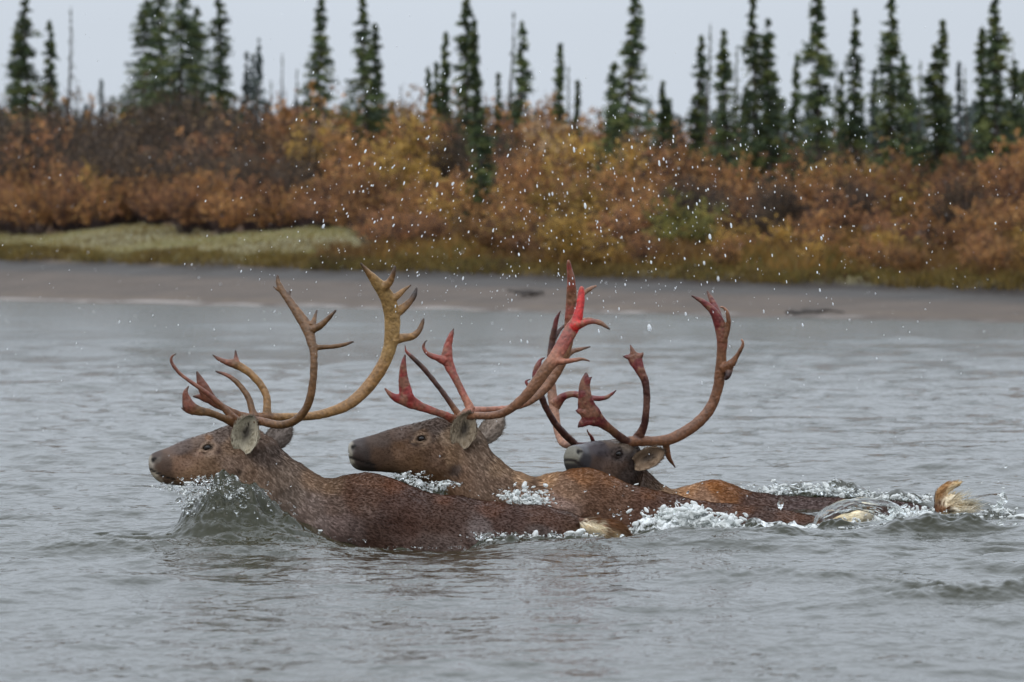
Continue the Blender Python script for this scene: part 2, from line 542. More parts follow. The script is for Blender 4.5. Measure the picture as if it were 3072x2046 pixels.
def build_water():
    rows = np.unique(np.concatenate([np.linspace(2180, 860, 1000), np.linspace(1660, 1540, 520)]))[::-1]
    d = CAMH * FPX / (rows - HORY)
    d = np.concatenate([[3, 5, 7, 8.5, 9.6, 10.6, 11.3], d[d > 11.8], [135, 150, 175, 210, 280, 420]])
    core = np.linspace(-0.116, 0.116, 900)
    side = 0.116 * (2.2 / 0.116) ** np.linspace(0, 1, 60)[1:]
    u = np.concatenate([-side[::-1], core, side])
    D, U = np.meshgrid(d, u, indexing='ij')
    x = (U * D).ravel(); y = D.ravel()
    step = np.gradient(d)[:, None] + 0 * U
    cs = np.gradient(u)[None, :] * D
    h = water_height(x, y, np.maximum(np.abs(step), cs).ravel())
    fm = np.zeros_like(x)
    sel = (np.abs(x) < 3.5) & (y > 12.5) & (y < 24)
    xx, yy = x[sel], y[sel]
    f = np.zeros_like(xx)
    for px, dd, sx, sy, st in FOAMS:
        cx = (px - 1536) / FPX * dd
        f = np.maximum(f, st * np.exp(-((xx - cx) / sx) ** 2 - ((yy - dd) / sy) ** 2) ** 0.7)
    f += 0.02
    fm[sel] = f
    h[sel] += choppy(xx, yy, 0.11) * np.clip(f * 1.7, 0, 1)
    # broken, rippled faces on the bow waves
    bw = np.clip(local_water(xx, yy) / .16, 0, 1)
    rp = vnoise(np.stack([xx * 12 + yy * 3, yy * 9, 0 * xx], -1), 14) + .5 * vnoise(np.stack([xx * 25 + yy * 9, yy * 24, 0 * xx], -1), 15) + .3 * vnoise(np.stack([xx * 55, yy * 48, 0 * xx], -1), 16)
    h[sel] += (rp - .9) * .075 * bw
    v = np.stack([x, y, h], -1)
    nr, nc = D.shape
    i = np.arange(nr - 1)[:, None] * nc + np.arange(nc - 1)[None, :]
    fa = np.stack([i, i + 1, i + nc + 1, i + nc], -1).reshape(-1, 4)
    me = mesh_np("river", v, fa, True, None, None, None, fm)
    o = link("river", me, None, M_water)
    tag(o, kind='structure')
build_water()

# ------------------------------------------------------------------ plants of the far bank
def leaf_quads(p, size, r, stretch=1.6, up=None):
    """small leaf faces centred on points p; random orientation"""
    n = len(p)
    a = unit(r.normal(size=(n, 3)) + (0 if up is None else up))
    b = unit(np.cross(a, r.normal(size=(n, 3))))
    L = size * r.uniform(.7, 1.35, n)[:, None]
    a = a * L * stretch * .5; b = b * L * .5
    v = np.stack([p - a, p + b * .9 - a * .1, p + a, p - b * .9 - a * .1], 1).reshape(-1, 3)
    f = np.arange(4 * n).reshape(-1, 4)
    return v, f

def sticks(paths, r0, r1):
    """thin tapering three-sided twigs through polylines paths (n,m,3)"""
    n, m, _ = paths.shape
    r0 = np.broadcast_to(r0, (n,)); r1 = np.broadcast_to(r1, (n,))
    k = np.linspace(0, 1, m)
    rad = r0[:, None] * (1 - k) + r1[:, None] * k
    tang = unit(np.gradient(paths, axis=1))
    ref = np.where(np.abs(tang[..., 2:3]) > .9, np.array([1., 0, 0]), np.array([0, 0, 1.]))
    e1 = unit(np.cross(tang, ref)); e2 = np.cross(tang, e1)
    vs = []
    for j in range(3):
        a = 2 * math.pi * j / 3
        vs.append(paths + rad[..., None] * (e1 * math.cos(a) + e2 * math.sin(a)))
    v = np.stack(vs, 2)                                       # n,m,3,3
    idx = np.arange(n * m * 3).reshape(n, m, 3)
    f = []
    for j in range(3):
        q = (j + 1) % 3
        f.append(np.stack([idx[:, :-1, j], idx[:, :-1, q], idx[:, 1:, q], idx[:, 1:, j]], -1).reshape(-1, 4))
    return v.reshape(-1, 3), np.vstack(f)

def shrub_mesh(name, seed, stems, leaves, lsize, cols, stemcol, rad=.5, upright=1.0):
    r = np.random.default_rng(seed)
    m = 6
    az = r.uniform(0, 6.283, stems); sp = np.sqrt(r.random(stems)) * rad
    hh = (1 - (sp / rad) ** 2 * .45) * r.uniform(.62, 1.0, stems)
    tip = np.stack([np.cos(az) * sp, np.sin(az) * sp, hh], -1)
    base = np.stack([np.cos(az) * sp * .3, np.sin(az) * sp * .3, -.05 + 0 * hh], -1)
    k = np.linspace(0, 1, m)[None, :, None]
    path = base[:, None] * (1 - k) + tip[:, None] * k
    path[:, :, :2] *= (0.55 + .45 * k)
    path += r.normal(size=path.shape) * .018 * k
    v1, f1 = sticks(path, .009, .002)
    # side twigs
    nt = stems * 5
    si = r.integers(0, stems, nt); kk = r.uniform(.35, .98, nt)
    i0 = np.minimum((kk * (m - 1)).astype(int), m - 2); fr = kk * (m - 1) - i0
    st = path[si, i0] * (1 - fr[:, None]) + path[si, i0 + 1] * fr[:, None]
    dirn = unit(r.normal(size=(nt, 3)) * [1, 1, .5] + [0, 0, .9 * upright])
    L = r.uniform(.07, .2, nt)[:, None]
    tw = np.stack([st, st + dirn * L * .5 + r.normal(size=(nt, 3)) * .006, st + dirn * L], 1)
    v2, f2 = sticks(tw, .0035, .0012)
    # leaves in clumps along the twigs
    li = r.integers(0, nt, leaves); lk = r.random(leaves)[:, None] ** .7
    keep = vnoise(np.stack([st[li, 0] * 5, st[li, 1] * 5, st[li, 2] * 5], -1) + seed * 7.1, seed) > .36
    li, lk = li[keep], lk[keep]
    p = st[li] + dirn[li] * L[li] * lk + r.normal(size=(len(li), 3)) * .016
    v3, f3 = leaf_quads(p, lsize, r)
    cl = np.array(cols); cc = cl[r.integers(0, len(cl), nt)][li] * r.uniform(.75, 1.25, (len(li), 1))
    v = np.vstack([v1, v2, v3]); f = np.vstack([f1, f2 + len(v1), f3 + len(v1) + len(v2)])
    c = np.vstack([np.tile(stemcol, (len(v1) + len(v2), 1)), np.repeat(cc, 4, 0)])
    return mesh_np(name, v, f, False, c)

def sh(*a): return np.array(lin(*a))
OR = [sh(186, 134, 84), sh(170, 118, 74), sh(198, 148, 94), sh(152, 104, 68), sh(180, 126, 88)]
RU = [sh(182, 126, 84), sh(164, 110, 76), sh(192, 138, 92), sh(146, 100, 72)]
GO = [sh(196, 154, 80), sh(184, 140, 74), sh(204, 164, 92), sh(164, 130, 70)]
GR = [sh(162, 150, 80), sh(142, 138, 74), sh(180, 160, 84), sh(122, 122, 70)]
BR = [sh(126, 102, 80), sh(108, 92, 80), sh(142, 112, 80), sh(116, 96, 82)]
PK = [sh(206, 168, 128), sh(212, 178, 140), sh(196, 154, 112)]
stemc = sh(84, 70, 68); stemd = sh(84, 72, 64)
KIND = {}
KIND['orange'] = [shrub_mesh('willow_shrub', 100 + i, 46, 3000, .024, OR, stemc, .5) for i in range(3)]
KIND['russet'] = [shrub_mesh('willow_shrub', 110 + i, 60, 2400, .022, RU, stemc, .48) for i in range(2)]
KIND['gold'] = [shrub_mesh('willow_shrub', 120 + i, 44, 2800, .024, GO, stemc, .46) for i in range(2)]
KIND['green'] = [shrub_mesh('willow_shrub', 130 + i, 44, 3200, .024, GR, stemc, .5) for i in range(1)]
KIND['brown'] = [shrub_mesh('alder_shrub', 140 + i, 170, 2200, .018, BR, stemd, .5) for i in range(3)]
KIND['birch'] = [shrub_mesh('birch_sapling', 150 + i, 26, 1500, .020, PK if i == 0 else GO, sh(120, 100, 92), .26, 1.4) for i in range(2)]
for v in KIND.values():
    for me in v: me.materials.append(M_leaf)
LAB = {
    'orange': ('willow_shrub', 'leafy orange willow shrub in the autumn thicket on the far bank', 'shrub', 'orange willow shrubs on the far bank'),
    'russet': ('willow_shrub', 'low russet willow shrub with thin upright stems on the far bank', 'shrub', 'russet willow shrubs on the far bank'),
    'gold': ('willow_shrub', 'golden yellow willow shrub among orange ones on the far bank', 'shrub', 'golden willow shrubs on the far bank'),
    'green': ('willow_shrub', 'yellowish green willow shrub among the orange ones on the far bank', 'shrub', 'yellowish green willow shrubs on the far bank'),
    'brown': ('alder_shrub', 'nearly bare purplish brown alder shrub below the spruces', 'shrub', 'bare brown alder shrubs on the far bank'),
    'birch': ('birch_sapling', 'slim pale orange birch sapling rising from the thicket', 'sapling', 'pale birch saplings behind the thicket'),
}
def plant(kind, x, y, h, wide=1.0):
    s, t = shore(x, y)
    me = KIND[kind][rng.integers(len(KIND[kind]))]
    nm, lb, ct, gp = LAB[kind]
    o = bpy.data.objects.new(nm, me); COL.objects.link(o)
    o.location = (x, y, float(ground(np.array(s), np.array(t))) - .02)
    o.scale = (h * wide, h * wide, h); o.rotation_euler = (0, 0, rng.uniform(0, 6.28))
    tag(o, lb, ct, gp)

SKYL = np.array([(-600, 320), (0, 305), (250, 320), (400, 300), (560, 262), (680, 285), (800, 315), (900, 300), (1000, 300), (1150, 278), (1300, 290), (1500, 285), (1650, 300), (1800, 320), (1900, 345), (2050, 372), (2200, 395), (2400, 402), (2600, 400), (2750, 415), (3072, 400), (3700, 400)], float)
FRNT = np.array([(-600, 505), (0, 495), (350, 510), (700, 545), (1000, 590), (1300, 610), (1600, 640), (1900, 660), (2300, 690), (3072, 720), (3700, 720)], float)
def colx(x, y): return 1536 + FPX * x / y
n_sh = 0
for ri, (off, fr) in enumerate([(0.0, 0.0), (1.6, .18), (3.4, .36), (5.6, .54), (8.4, .72), (11.5, .86), (15.0, 1.0)]):
    t = -48.0
    while t < 39:
        t += rng.uniform(.85, 1.5) * (1.0 + .05 * ri)
        w, zt = beach(np.array(t))
        k = np.clip((t + 3) / 13.0, 0, 1)
        s = float(w) + 5.2 * (1 - k) + 1.3 * k + off * (1 - .12 * k) + rng.uniform(-.6, .6)
        x, y = SH0[0] + s * SHN[0] + t * SHT[0], SH0[1] + s * SHN[1] + t * SHT[1]
        px = colx(x, y)
        if px < -260 or px > 3330: continue
        top = np.interp(px, FRNT[:, 0], FRNT[:, 1]) * (1 - fr) + np.interp(px, SKYL[:, 0], SKYL[:, 1]) * fr + rng.normal(0, 22)
        if fr == 1.0: top += 12
        zg = float(ground(np.array(s), np.array(t)))
        h = CAMH + (HORY - top) * y / FPX - zg
        h = min(max(h * (1.0 + .03 * ri), .7), 4.4)
        q = rng.random()
        patch = float(vnoise(np.array([[px / 210.0, ri * 1.3, 0.5]]), 9)[0])
        left = px < 1150 - 60 * ri
        if left:
            if ri == 0: kd = 'russet' if q < .5 else 'orange'
            elif ri == 1: kd = 'russet' if q < .45 else ('orange' if q < .8 else 'gold')
            elif ri in (2, 3, 4): kd = 'brown' if q < .82 else 'russet'
            elif ri == 5: kd = 'brown' if q < .8 else ('orange' if q < .9 else 'russet')
            else: kd = 'orange' if patch > .52 else 'brown'
        else:
            if ri == 0: kd = 'russet' if patch < .5 else ('gold' if q < .35 else 'orange')
            elif patch < .36: kd = 'brown'
            elif patch < .46: kd = 'russet'
            else: kd = 'orange' if q < .75 else 'gold'
        if px > 2600 and kd == 'brown' and q < .6: kd = 'orange'
        if ri in (1, 2) and 1980 < px < 2200: kd = 'green' if q < .7 else 'gold'
        if ri in (0, 1) and 1650 < px < 1900 and q < .7: kd = 'gold'
        plant(kd, x, y, h, rng.uniform(.85, 1.2) * (1.15 if h < 1.3 else .95))
        n_sh += 1
print("shrubs", n_sh)
for px, top, d, h in [(395, 228, 121, 0), (303, 300, 124, 0), (1165, 225, 118, 0), (1190, 210, 119, 0), (1270, 255, 117, 0), (1350, 265, 116, 0), (620, 250, 116, 0), (560, 262, 117, 0), (970, 275, 113, 0), (1625, 268, 108, 0), (1650, 285, 110, 0), (1735, 285, 107, 0), (1880, 318, 103, 0), (2480, 392, 98, 0), (2585, 395, 96, 0), (940, 280, 114, 0), (310, 262, 130, 0), (860, 290, 120, 0)]:
    d += 27 * (1 - px / 3072) ** 1.8
    x = (px - 1536) / FPX * d
    s, t = shore(x, d); zg = float(ground(np.array(s), np.array(t)))
    plant('birch', x, d, CAMH + (HORY - top) * d / FPX - zg, 1.0)

for px, d, h in ((1168, 99.2, .95), (1128, 100.5, 1.05), (1205, 97.5, 1.0)):
    plant('russet', (px - 1536) / FPX * d, d, h, 1.25)
# the same thicket going on beyond both sides of the view, one mass
def thicket():
    src = [shrub_mesh('thicket_piece', 300 + i, 24, 620, .050, c, stemc, .5) for i, c in enumerate((OR, RU, BR, GO))]
    dat = []
    for me in src:
        v = np.empty(len(me.vertices) * 3); me.vertices.foreach_get('co', v)
        f = np.empty(len(me.loops), np.int32); me.loops.foreach_get('vertex_index', f)
        c = np.empty(len(me.vertices) * 4); me.attributes['Col'].data.foreach_get('color', c)
        dat.append((v.reshape(-1, 3), f.reshape(-1, 4), c.reshape(-1, 4)[:, :3])); bpy.data.meshes.remove(me)
    r = np.random.default_rng(55); vs, fs, cs, k0 = [], [], [], 0
    for t0, t1 in ((-135, 60),):
        for off in (0, 2.5, 5.5, 9, 14):
            t = t0
            while t < t1:
                t += r.uniform(1.3, 2.2)
                w, zt = beach(np.array(t)); k = np.clip((t + 3) / 13.0, 0, 1)
                s_ = float(w) + 5.2 * (1 - k) + 1.3 * k + off + r.uniform(-.6, .6)
                x, y = SH0[0] + s_ * SHN[0] + t * SHT[0], SH0[1] + s_ * SHN[1] + t * SHT[1]
                px = colx(x, y)
                if y < 24 or -230 < px < 3300 or px < -3300 or px > 6500: continue
                v, f, c = dat[2 if (off in (2.5, 5.5, 9) and t < 5 and r.random() < .8) else r.integers(0, 4)]
                h = (1.7 + off * .09) * r.uniform(.85, 1.15); a = r.uniform(0, 6.28)
                R_ = np.array([[math.cos(a), -math.sin(a), 0], [math.sin(a), math.cos(a), 0], [0, 0, 1]])
                vs.append((v * h) @ R_.T + np.array([x, y, float(ground(np.array(s_), np.array(t)))])); fs.append(f + k0); cs.append(c * r.uniform(.75, 1.25)); k0 += len(v)
    o = link('thicket', mesh_np('thicket', np.vstack(vs), np.vstack(fs), False, np.vstack(cs)), None, M_leaf)
    tag(o, 'autumn thicket going on along the far bank beyond the view', 'thicket', kind='stuff')
thicket()

# grasses: a pale green strip on the left, brown sedge along the whole bank edge
def grass(name, n, tr, qr, hgt, cols, seed, lab):
    r = np.random.default_rng(seed)
    t = r.uniform(*tr, n); w, zt = beach(t)
    q = qr[0] + (qr[1] - qr[0]) * r.random(n)
    if callable(hgt): hh = hgt(t, q) * r.uniform(.5, 1.2, n)
    else: hh = hgt * r.uniform(.5, 1.2, n)
    s = w + q
    x = SH0[0] + s * SHN[0] + t * SHT[0]; y = SH0[1] + s * SHN[1] + t * SHT[1]; z = ground(s, t)
    p = np.stack([x, y, z - .02], -1)
    clump = vnoise(p * [1.6, 1.6, 0], seed) 
    hh = hh * (.5 + clump)
    lean = r.normal(size=(n, 3)) * [.35, .35, 0]
    a = r.uniform(0, 6.28, n); sd = np.stack([np.cos(a), np.sin(a), 0 * a], -1) * .011
    m1 = p + (lean * .35 + [0, 0, .6]) * hh[:, None]; tp = p + (lean + [0, 0, .95]) * hh[:, None]
    v = np.stack([p - sd, p + sd, m1 + sd * .7, tp, m1 - sd * .7], 1).reshape(-1, 3)
    f = np.arange(5 * n).reshape(-1, 5)
    cl = np.array(cols)
    ci = np.clip((vnoise(p * [.55, .55, 0], seed + 1) * .7 + r.random(n) * .4 - .05) * len(cl), 0, len(cl) - 1).astype(int)
    c = np.repeat(cl[ci] * r.uniform(.75, 1.25, (n, 1)), 5, 0)
    o = link(name, mesh_np(name, v, f, False, c), None, M_grass)
    tag(o, lab, 'grass', kind='stuff')
YG = [sh(140, 130, 82), sh(124, 120, 70), sh(160, 152, 112), sh(148, 130, 80), sh(176, 170, 140)]
BG = [sh(120, 98, 56), sh(96, 78, 48), sh(134, 110, 60), sh(104, 92, 52), sh(86, 66, 46)]
YG += BG[:3]
grass('bank_grass', 60000, (-34, 11), (.25, 5.4), lambda t, q: .10 * np.clip((11 - t) / 4, .3, 1) * (q < 5.4 - np.clip((t + 3) / 13, 0, 1) * 3.5), YG, 31, 'pale yellow green grass strip above the sandy beach')
grass('sedge', 40000, (-20, 40), (.12, .9), .17, BG, 32, 'brown sedge hanging over the edge of the sandy beach')
grass('undergrowth', 36000, (3, 40), (.5, 5.0), .34, [sh(122, 90, 52), sh(104, 76, 50), sh(140, 104, 56), sh(110, 96, 54)], 33, 'brown and green undergrowth between the shrubs on the right bank')

# driftwood on the beach
def driftwood(px, py, d, L, lab, seed):
    r = np.random.default_rng(seed)
    p = P(px, py, d); s, t = shore(p[0], p[1]); z = float(ground(np.array(s), np.array(t)))
    parts = []
    for i in range(7):
        a = r.normal(0, .35); l = L * r.uniform(.35, 1)
        c = np.array([p[0] + r.normal(0, L * .25), p[1] + r.normal(0, .15), z + .03 + r.random() * .06])
        dv = np.array([math.cos(a), math.sin(a) * .5, r.normal(0, .08)]) * l * .5
        path = np.stack([c - dv, c - dv * .3 + r.normal(size=3) * .02, c + dv * .4 + r.normal(size=3) * .02, c + dv])[None]
        v, f = sticks(path, .035 * r.uniform(.6, 1.3), .012)
        parts.append((v, [tuple(q) for q in f]))
    v, f = merge(parts)
    tag(link('driftwood', mesh_np('driftwood', v, f, True), None, M_bark), lab, 'driftwood')
driftwood(1580, 862, 86, .55, 'dark driftwood tangle on the sand behind the red antlers', 1)
driftwood(2445, 886, 76, .5, 'dark flat driftwood tangle on the sand at the right', 2)
driftwood(1010, 832, 97, .6, 'dark driftwood tangle on the sand behind the tan antlers', 3)

# ------------------------------------------------------------------ spruces
NEED = [sh(74, 86, 58), sh(62, 74, 54), sh(88, 98, 60), sh(96, 100, 58), sh(58, 68, 52)]
NHAZE = [sh(74, 84, 80), sh(66, 76, 74), sh(82, 90, 82)]  # far spruce needles, with the pale grey of distance haze mixed into their colour
def spruce(px, top, wpx, d, style, label, seed):
    r = np.random.default_rng(1000 + seed)
    d += 27 * (1 - px / 3072) ** 1.8
    x = (px - 1536) / FPX * d
    s, t = shore(x, d); zg = float(ground(np.array(s), np.array(t))) - .05
    H = CAMH + (HORY - top) * d / FPX - zg
    Wr = wpx * 1.08 * d / FPX
    nm = 'dead_spruce' if style == 'snag' else 'spruce_tree'
    root = empty(nm, (x, d, zg), label, 'tree', 'spruces behind the thicket')
    k = np.linspace(0, 1, 9)[:, None]
    path = np.array([x, d, zg]) + np.array([0, 0, H]) * k + np.array([r.normal(0, .05), r.normal(0, .05), 0]) * np.sin(k * 5)
    v, f = sticks(path[None], .012 * H + .02, .008)
    link('trunk', mesh_np('trunk', v, f, True), root, M_bark)
    # whorls of drooping branches, thinned in irregular bands
    nb = int(H * (42 if style != 'snag' else 26))
    bz = np.sort(r.uniform(.06, .995, nb))
    prof = np.minimum(1.0, .03 + 1.12 * (1 - bz) ** .8) if style != 'narrow' else np.minimum(1.0, .06 + 1.45 * (1 - bz) ** .85)
    band = .55 + .8 * vnoise(np.stack([bz * H * 1.9, 0 * bz, 0 * bz], -1), seed)          # bulges along the crown
    az = r.uniform(0, 6.283, nb)
    side = .75 + .5 * vnoise(np.stack([np.cos(az) * 1.5 + 5, np.sin(az) * 1.5 + 5, bz * H * .9], -1), seed + 3)
    L = Wr * prof * band * side * r.uniform(.65, 1.2, nb)
    if style == 'snag': L *= r.uniform(.3, 1.1, nb)
    L = np.maximum(L, .03)
    dirn = np.stack([np.cos(az), np.sin(az), -.25 - .35 * r.random(nb)], -1)
    b0 = np.stack([np.interp(bz, k[:, 0], path[:, 0]), np.interp(bz, k[:, 0], path[:, 1]), zg + bz * H], -1)
    tip = b0 + dirn * L[:, None] + np.array([0, 0, 1.]) * (L * .22)[:, None]
    mid = b0 + dirn * L[:, None] * .55
    vt, ft = sticks(np.stack([b0, mid, tip], 1), .010, .003)
    per = {'full': 48, 'narrow': 36, 'snag': 3, 'far': 22}[style]
    n = nb * per
    bi = np.repeat(np.arange(nb), per); kk = r.random(n) ** .8
    spread = (.012 + .075 * kk * np.minimum(1, L[bi] / .35))
    c0 = b0[bi] * (1 - kk[:, None]) + tip[bi] * kk[:, None]
    p = c0 + r.normal(size=(n, 3)) * spread[:, None] * [.8, .8, .55] - np.array([0, 0, .03])
    keep = vnoise(p * 4.2 + seed, seed + 9) > (.20 if style != 'snag' else .1)
    p = p[keep]; bi = bi[keep]
    sz = .045 if style != 'snag' else .03
    vn, fn = leaf_quads(p, sz, r, 2.2, up=np.stack([np.cos(az[bi]) * .8, np.sin(az[bi]) * .8, -.5 + 0 * az[bi]], -1))
    cl = np.array(NHAZE if style == 'far' else NEED)
    bc = cl[r.integers(0, len(cl), nb)] * r.uniform(.75, 1.2, (nb, 1))
    c = np.repeat(bc[bi] * r.uniform(.8, 1.2, (len(bi), 1)), 4, 0)
    if style == 'snag': c *= .9
    vv = np.vstack([vt, vn]); ff = np.vstack([ft, fn + len(vt)])
    cc = np.vstack([np.tile(sh(60, 52, 48), (len(vt), 1)), c])
    link('crown', mesh_np('crown', vv, ff, False, cc), root, M_needle)

TREES = [
    (51, 83, 80, 122, 'full', 'short bushy spruce leaning on the tall leftmost spruce'),
    (82, -34, 100, 120, 'full', 'tall leftmost spruce with a broad skirt of lower branches'),
    (151, 57, 62, 121, 'full', 'slim spruce right of the tall leftmost spruce'),
    (210, 18, 46, 123, 'snag', 'thin half dead spruce with bare twigs right of the leftmost group'),
    (305, 236, 26, 150, 'far', 'small faint spire alone in the left sky gap'),
    (434, -5, 132, 121, 'full', 'bushy left spruce of the dense dark clump'),
    (486, -55, 135, 119, 'full', 'middle spruce of the dense dark clump'),
    (545, -62, 150, 118, 'full', 'darkest and widest spruce of the dense clump'),
    (590, 12, 92, 122, 'full', 'right hand spruce half hidden in the dense dark clump'),
    (662, -30, 84, 118, 'full', 'columnar spruce just right of the dense dark clump'),
    (733, 153, 28, 135, 'far', 'left one of three small thin spruces close together'),
    (756, 160, 26, 136, 'far', 'middle one of three small thin spruces close together'),
    (775, 113, 36, 134, 'far', 'tallest of three small thin spruces close together'),
    (816, 238, 18, 140, 'snag', 'short bare dead spire left of the ragged tall spruce'),
    (845, 160, 34, 150, 'snag', 'faint leafless spire rising behind the thicket in the left'),
    (884, 206, 22, 125, 'snag', 'dark short snag left of the ragged tall spruce'),
    (958, -14, 78, 117, 'full', 'ragged tall spruce with long uneven side branches'),
    (1094, -30, 92, 115, 'full', 'tall spruce with a single long twig out to its left'),
    (1130, 68, 62, 116, 'full', 'lower twin grown against the tall spruce behind tan antlers'),
    (1333, 94, 38, 116, 'full', 'thin pointed spruce left of the twin topped pair'),
    (1293, 194, 30, 117, 'full', 'short spruce at the left foot of the thin pointed one'),
    (1317, 184, 34, 118, 'full', 'stubby spruce squeezed between two thin ones'),
    (1400, -28, 70, 112, 'full', 'taller one of the twin topped pair above the middle of the thicket'),
    (1433, 58, 52, 92, 'full', 'lower one of the twin topped pair, dark stem showing down the thicket'),
    (1493, 217, 22, 118, 'narrow', 'short brownish spire between two larger spruces'),
    (1531, 34, 26, 120, 'snag', 'bare grey snag standing against a green spruce'),
    (1562, 60, 62, 116, 'full', 'green cone shaped spruce beside the bare grey snag'),
    (1681, 128, 34, 114, 'full', 'slim spruce with a rounded tip alone above the centre'),
    (1706, 198, 20, 116, 'snag', 'thin grey snag touching the slim round tipped spruce'),
    (1729, 236, 18, 114, 'narrow', 'small dark spire right of the slim round tipped spruce'),
    (1892, -45, 96, 108, 'full', 'large ragged spruce right of centre with the widest crown'),
    (1838, 185, 58, 109, 'full', 'half height spruce at the left foot of the large ragged one'),
    (1987, 242, 34, 116, 'full', 'short blunt spruce right of the large ragged one'),
    (2016, 293, 24, 116, 'full', 'tiny spruce beside the short blunt one'),
    (2093, 102, 38, 112, 'narrow', 'narrow spruce left of a thin bare pole'),
    (2124, 70, 26, 118, 'snag', 'thin bare pole of a dead spruce among the right hand spruces'),
    (2109, 255, 24, 118, 'far', 'little faint spruce below the thin bare pole'),
    (2175, 86, 58, 108, 'narrow', 'dense columnar spruce right of the thin bare pole'),
    (2207, 137, 22, 116, 'snag', 'thin snag touching the dense columnar spruce'),
    (2233, 255, 28, 112, 'full', 'short spruce below a leaning tall one'),
    (2262, -40, 60, 105, 'narrow', 'tall slightly leaning spruce, left of a pair'),
    (2306, 54, 62, 105, 'full', 'shorter right hand tree of the leaning pair'),
    (2338, 261, 22, 122, 'far', 'small faint spruce right of the leaning pair'),
    (2383, 160, 36, 112, 'narrow', 'sparse spruce left of a very tall open one'),
    (2453, -35, 88, 104, 'full', 'very tall open spruce with drooping tufts'),
    (2501, 178, 20, 124, 'snag', 'faint thin snag right of the very tall open spruce'),
    (2521, 212, 46, 110, 'full', 'low bushy spruce between two tall right hand spruces'),
    (2563, 23, 54, 106, 'narrow', 'smooth slender spruce right of the low bushy one'),
    (2626, 204, 36, 116, 'far', 'pale small spruce left of the straight dark column'),
    (2673, -25, 74, 102, 'narrow', 'straight dark column of a spruce, the densest on the right'),
    (2727, 163, 52, 106, 'narrow', 'medium spruce right of the straight dark column'),
    (2757, 180, 18, 118, 'snag', 'thin grey snag behind the medium spruce on the right'),
    (2806, 131, 54, 104, 'narrow', 'blunt spruce below a needle thin spire on the right'),
    (2828, 58, 40, 106, 'narrow', 'needle thin spire beside the blunt spruce'),
    (2877, 182, 42, 114, 'far', 'greyish spruce in the gap near the right edge'),
    (2899, 198, 22, 118, 'snag', 'bare spindly snag in the gap near the right edge'),
    (2950, 76, 64, 103, 'full', 'broad left tree of the tall pair near the right edge'),
    (2985, -32, 72, 102, 'full', 'tallest tree of the pair near the right edge'),
    (3036, 156, 46, 106, 'narrow', 'dark spruce second from the right edge'),
    (3064, 208, 46, 108, 'narrow', 'last spruce cut by the right edge'),
]
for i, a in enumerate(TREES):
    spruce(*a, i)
# a low far spruce forest seen only as a ragged line in the gaps
def far_forest():
    r = np.random.default_rng(77)
    vs, fs, cs, k0 = [], [], [], 0
    for i in range(290):
        d = r.uniform(150, 240)
        px = r.uniform(1950, 3700) if i < 130 else r.uniform(-700, 1950)
        top = (r.uniform(290, 395) if px > 1950 else r.uniform(300, 345))
        if i >= 190:                                              # the wood goes on beyond both sides of the view
            px = r.uniform(-3000, -250) if i < 240 else r.uniform(3330, 6000)
            d = r.uniform(150, 200) if i < 240 else r.uniform(96, 150); top = r.uniform(-30, 250)
        x = (px - 1536) / FPX * d; zg = 1.9
        H = CAMH + (HORY - top) * d / FPX - zg
        n = int(H * 90)
        z = r.random(n) ** .8
        w = (.10 + .55 * (1 - z)) * (.5 + .9 * vnoise(np.stack([z * H * 2, 0 * z, 0 * z], -1), i))
        a = r.uniform(0, 6.28, n); q = np.sqrt(r.random(n))
        p = np.stack([x + np.cos(a) * w * q, d + np.sin(a) * w * q, zg + z * H], -1)
        v, f = leaf_quads(p, .10, r, 2.0)
        vs.append(v); fs.append(f + k0); k0 += len(v)
        cs.append(np.tile(np.array(NHAZE)[i % 3] * r.uniform(.8, 1.1), (len(v), 1)))
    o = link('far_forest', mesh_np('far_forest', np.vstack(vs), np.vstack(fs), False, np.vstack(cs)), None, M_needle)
    tag(o, 'low far spruce forest showing as a ragged grey green line in the gaps', 'forest', kind='stuff')
far_forest()

# ------------------------------------------------------------------ caribou
def section(d, top, bot, hw, dy=0.0, pw=2.0, shift=0.0):
    """ring between a back pixel and a belly pixel, hw = half width in metres"""
    a, b = P(*top, d + dy), P(*bot, d + dy)
    return (a + b) / 2, (a - b) / 2, np.array([0, hw, 0]), pw

def body_from(secs):
    C = [q[0] for q in secs]; U = [q[1] for q in secs]; Sd = [q[2] for q in secs]; pw = [q[3] for q in secs]
    return loft(np.array(C), np.array(U), np.array(Sd), pw, 32, 5)

def blob(c, r, n=10):
    """small ellipsoid skin"""
    v, f = [], []
    for i in range(1, n):
        th = math.pi * i / n
        for j in range(2 * n):
            ph = math.pi * j / n
            v.append((math.sin(th) * math.cos(ph), math.sin(th) * math.sin(ph), math.cos(th)))
    v.append((0, 0, 1)); v.append((0, 0, -1))
    m = 2 * n
    for i in range(n - 2):
        for j in range(m):
            f.append((i * m + j, (i + 1) * m + j, (i + 1) * m + (j + 1) % m, i * m + (j + 1) % m))
    a = len(v) - 2
    for j in range(m):
        f.append((a, j, (j + 1) % m)); f.append((a + 1, (n - 2) * m + (j + 1) % m, (n - 2) * m + j))
    return np.array(v) * np.asarray(r) + np.asarray(c), f

def rbf_color(u, pts):
    """coat pattern: pts = rows (x, y, radius, colour) in the plane of the animal"""
    pos = np.array([p[:2] for p in pts], float); rad = np.array([p[2] for p in pts], float)
    col = np.array([lin(p[3]) for p in pts])
    d2 = ((u[:, None, :] - pos[None]) ** 2).sum(-1) / rad[None] ** 2
    w = 1.0 / (d2 + 0.05) ** 2.8
    w /= w.sum(1, keepdims=True)
    return w @ col

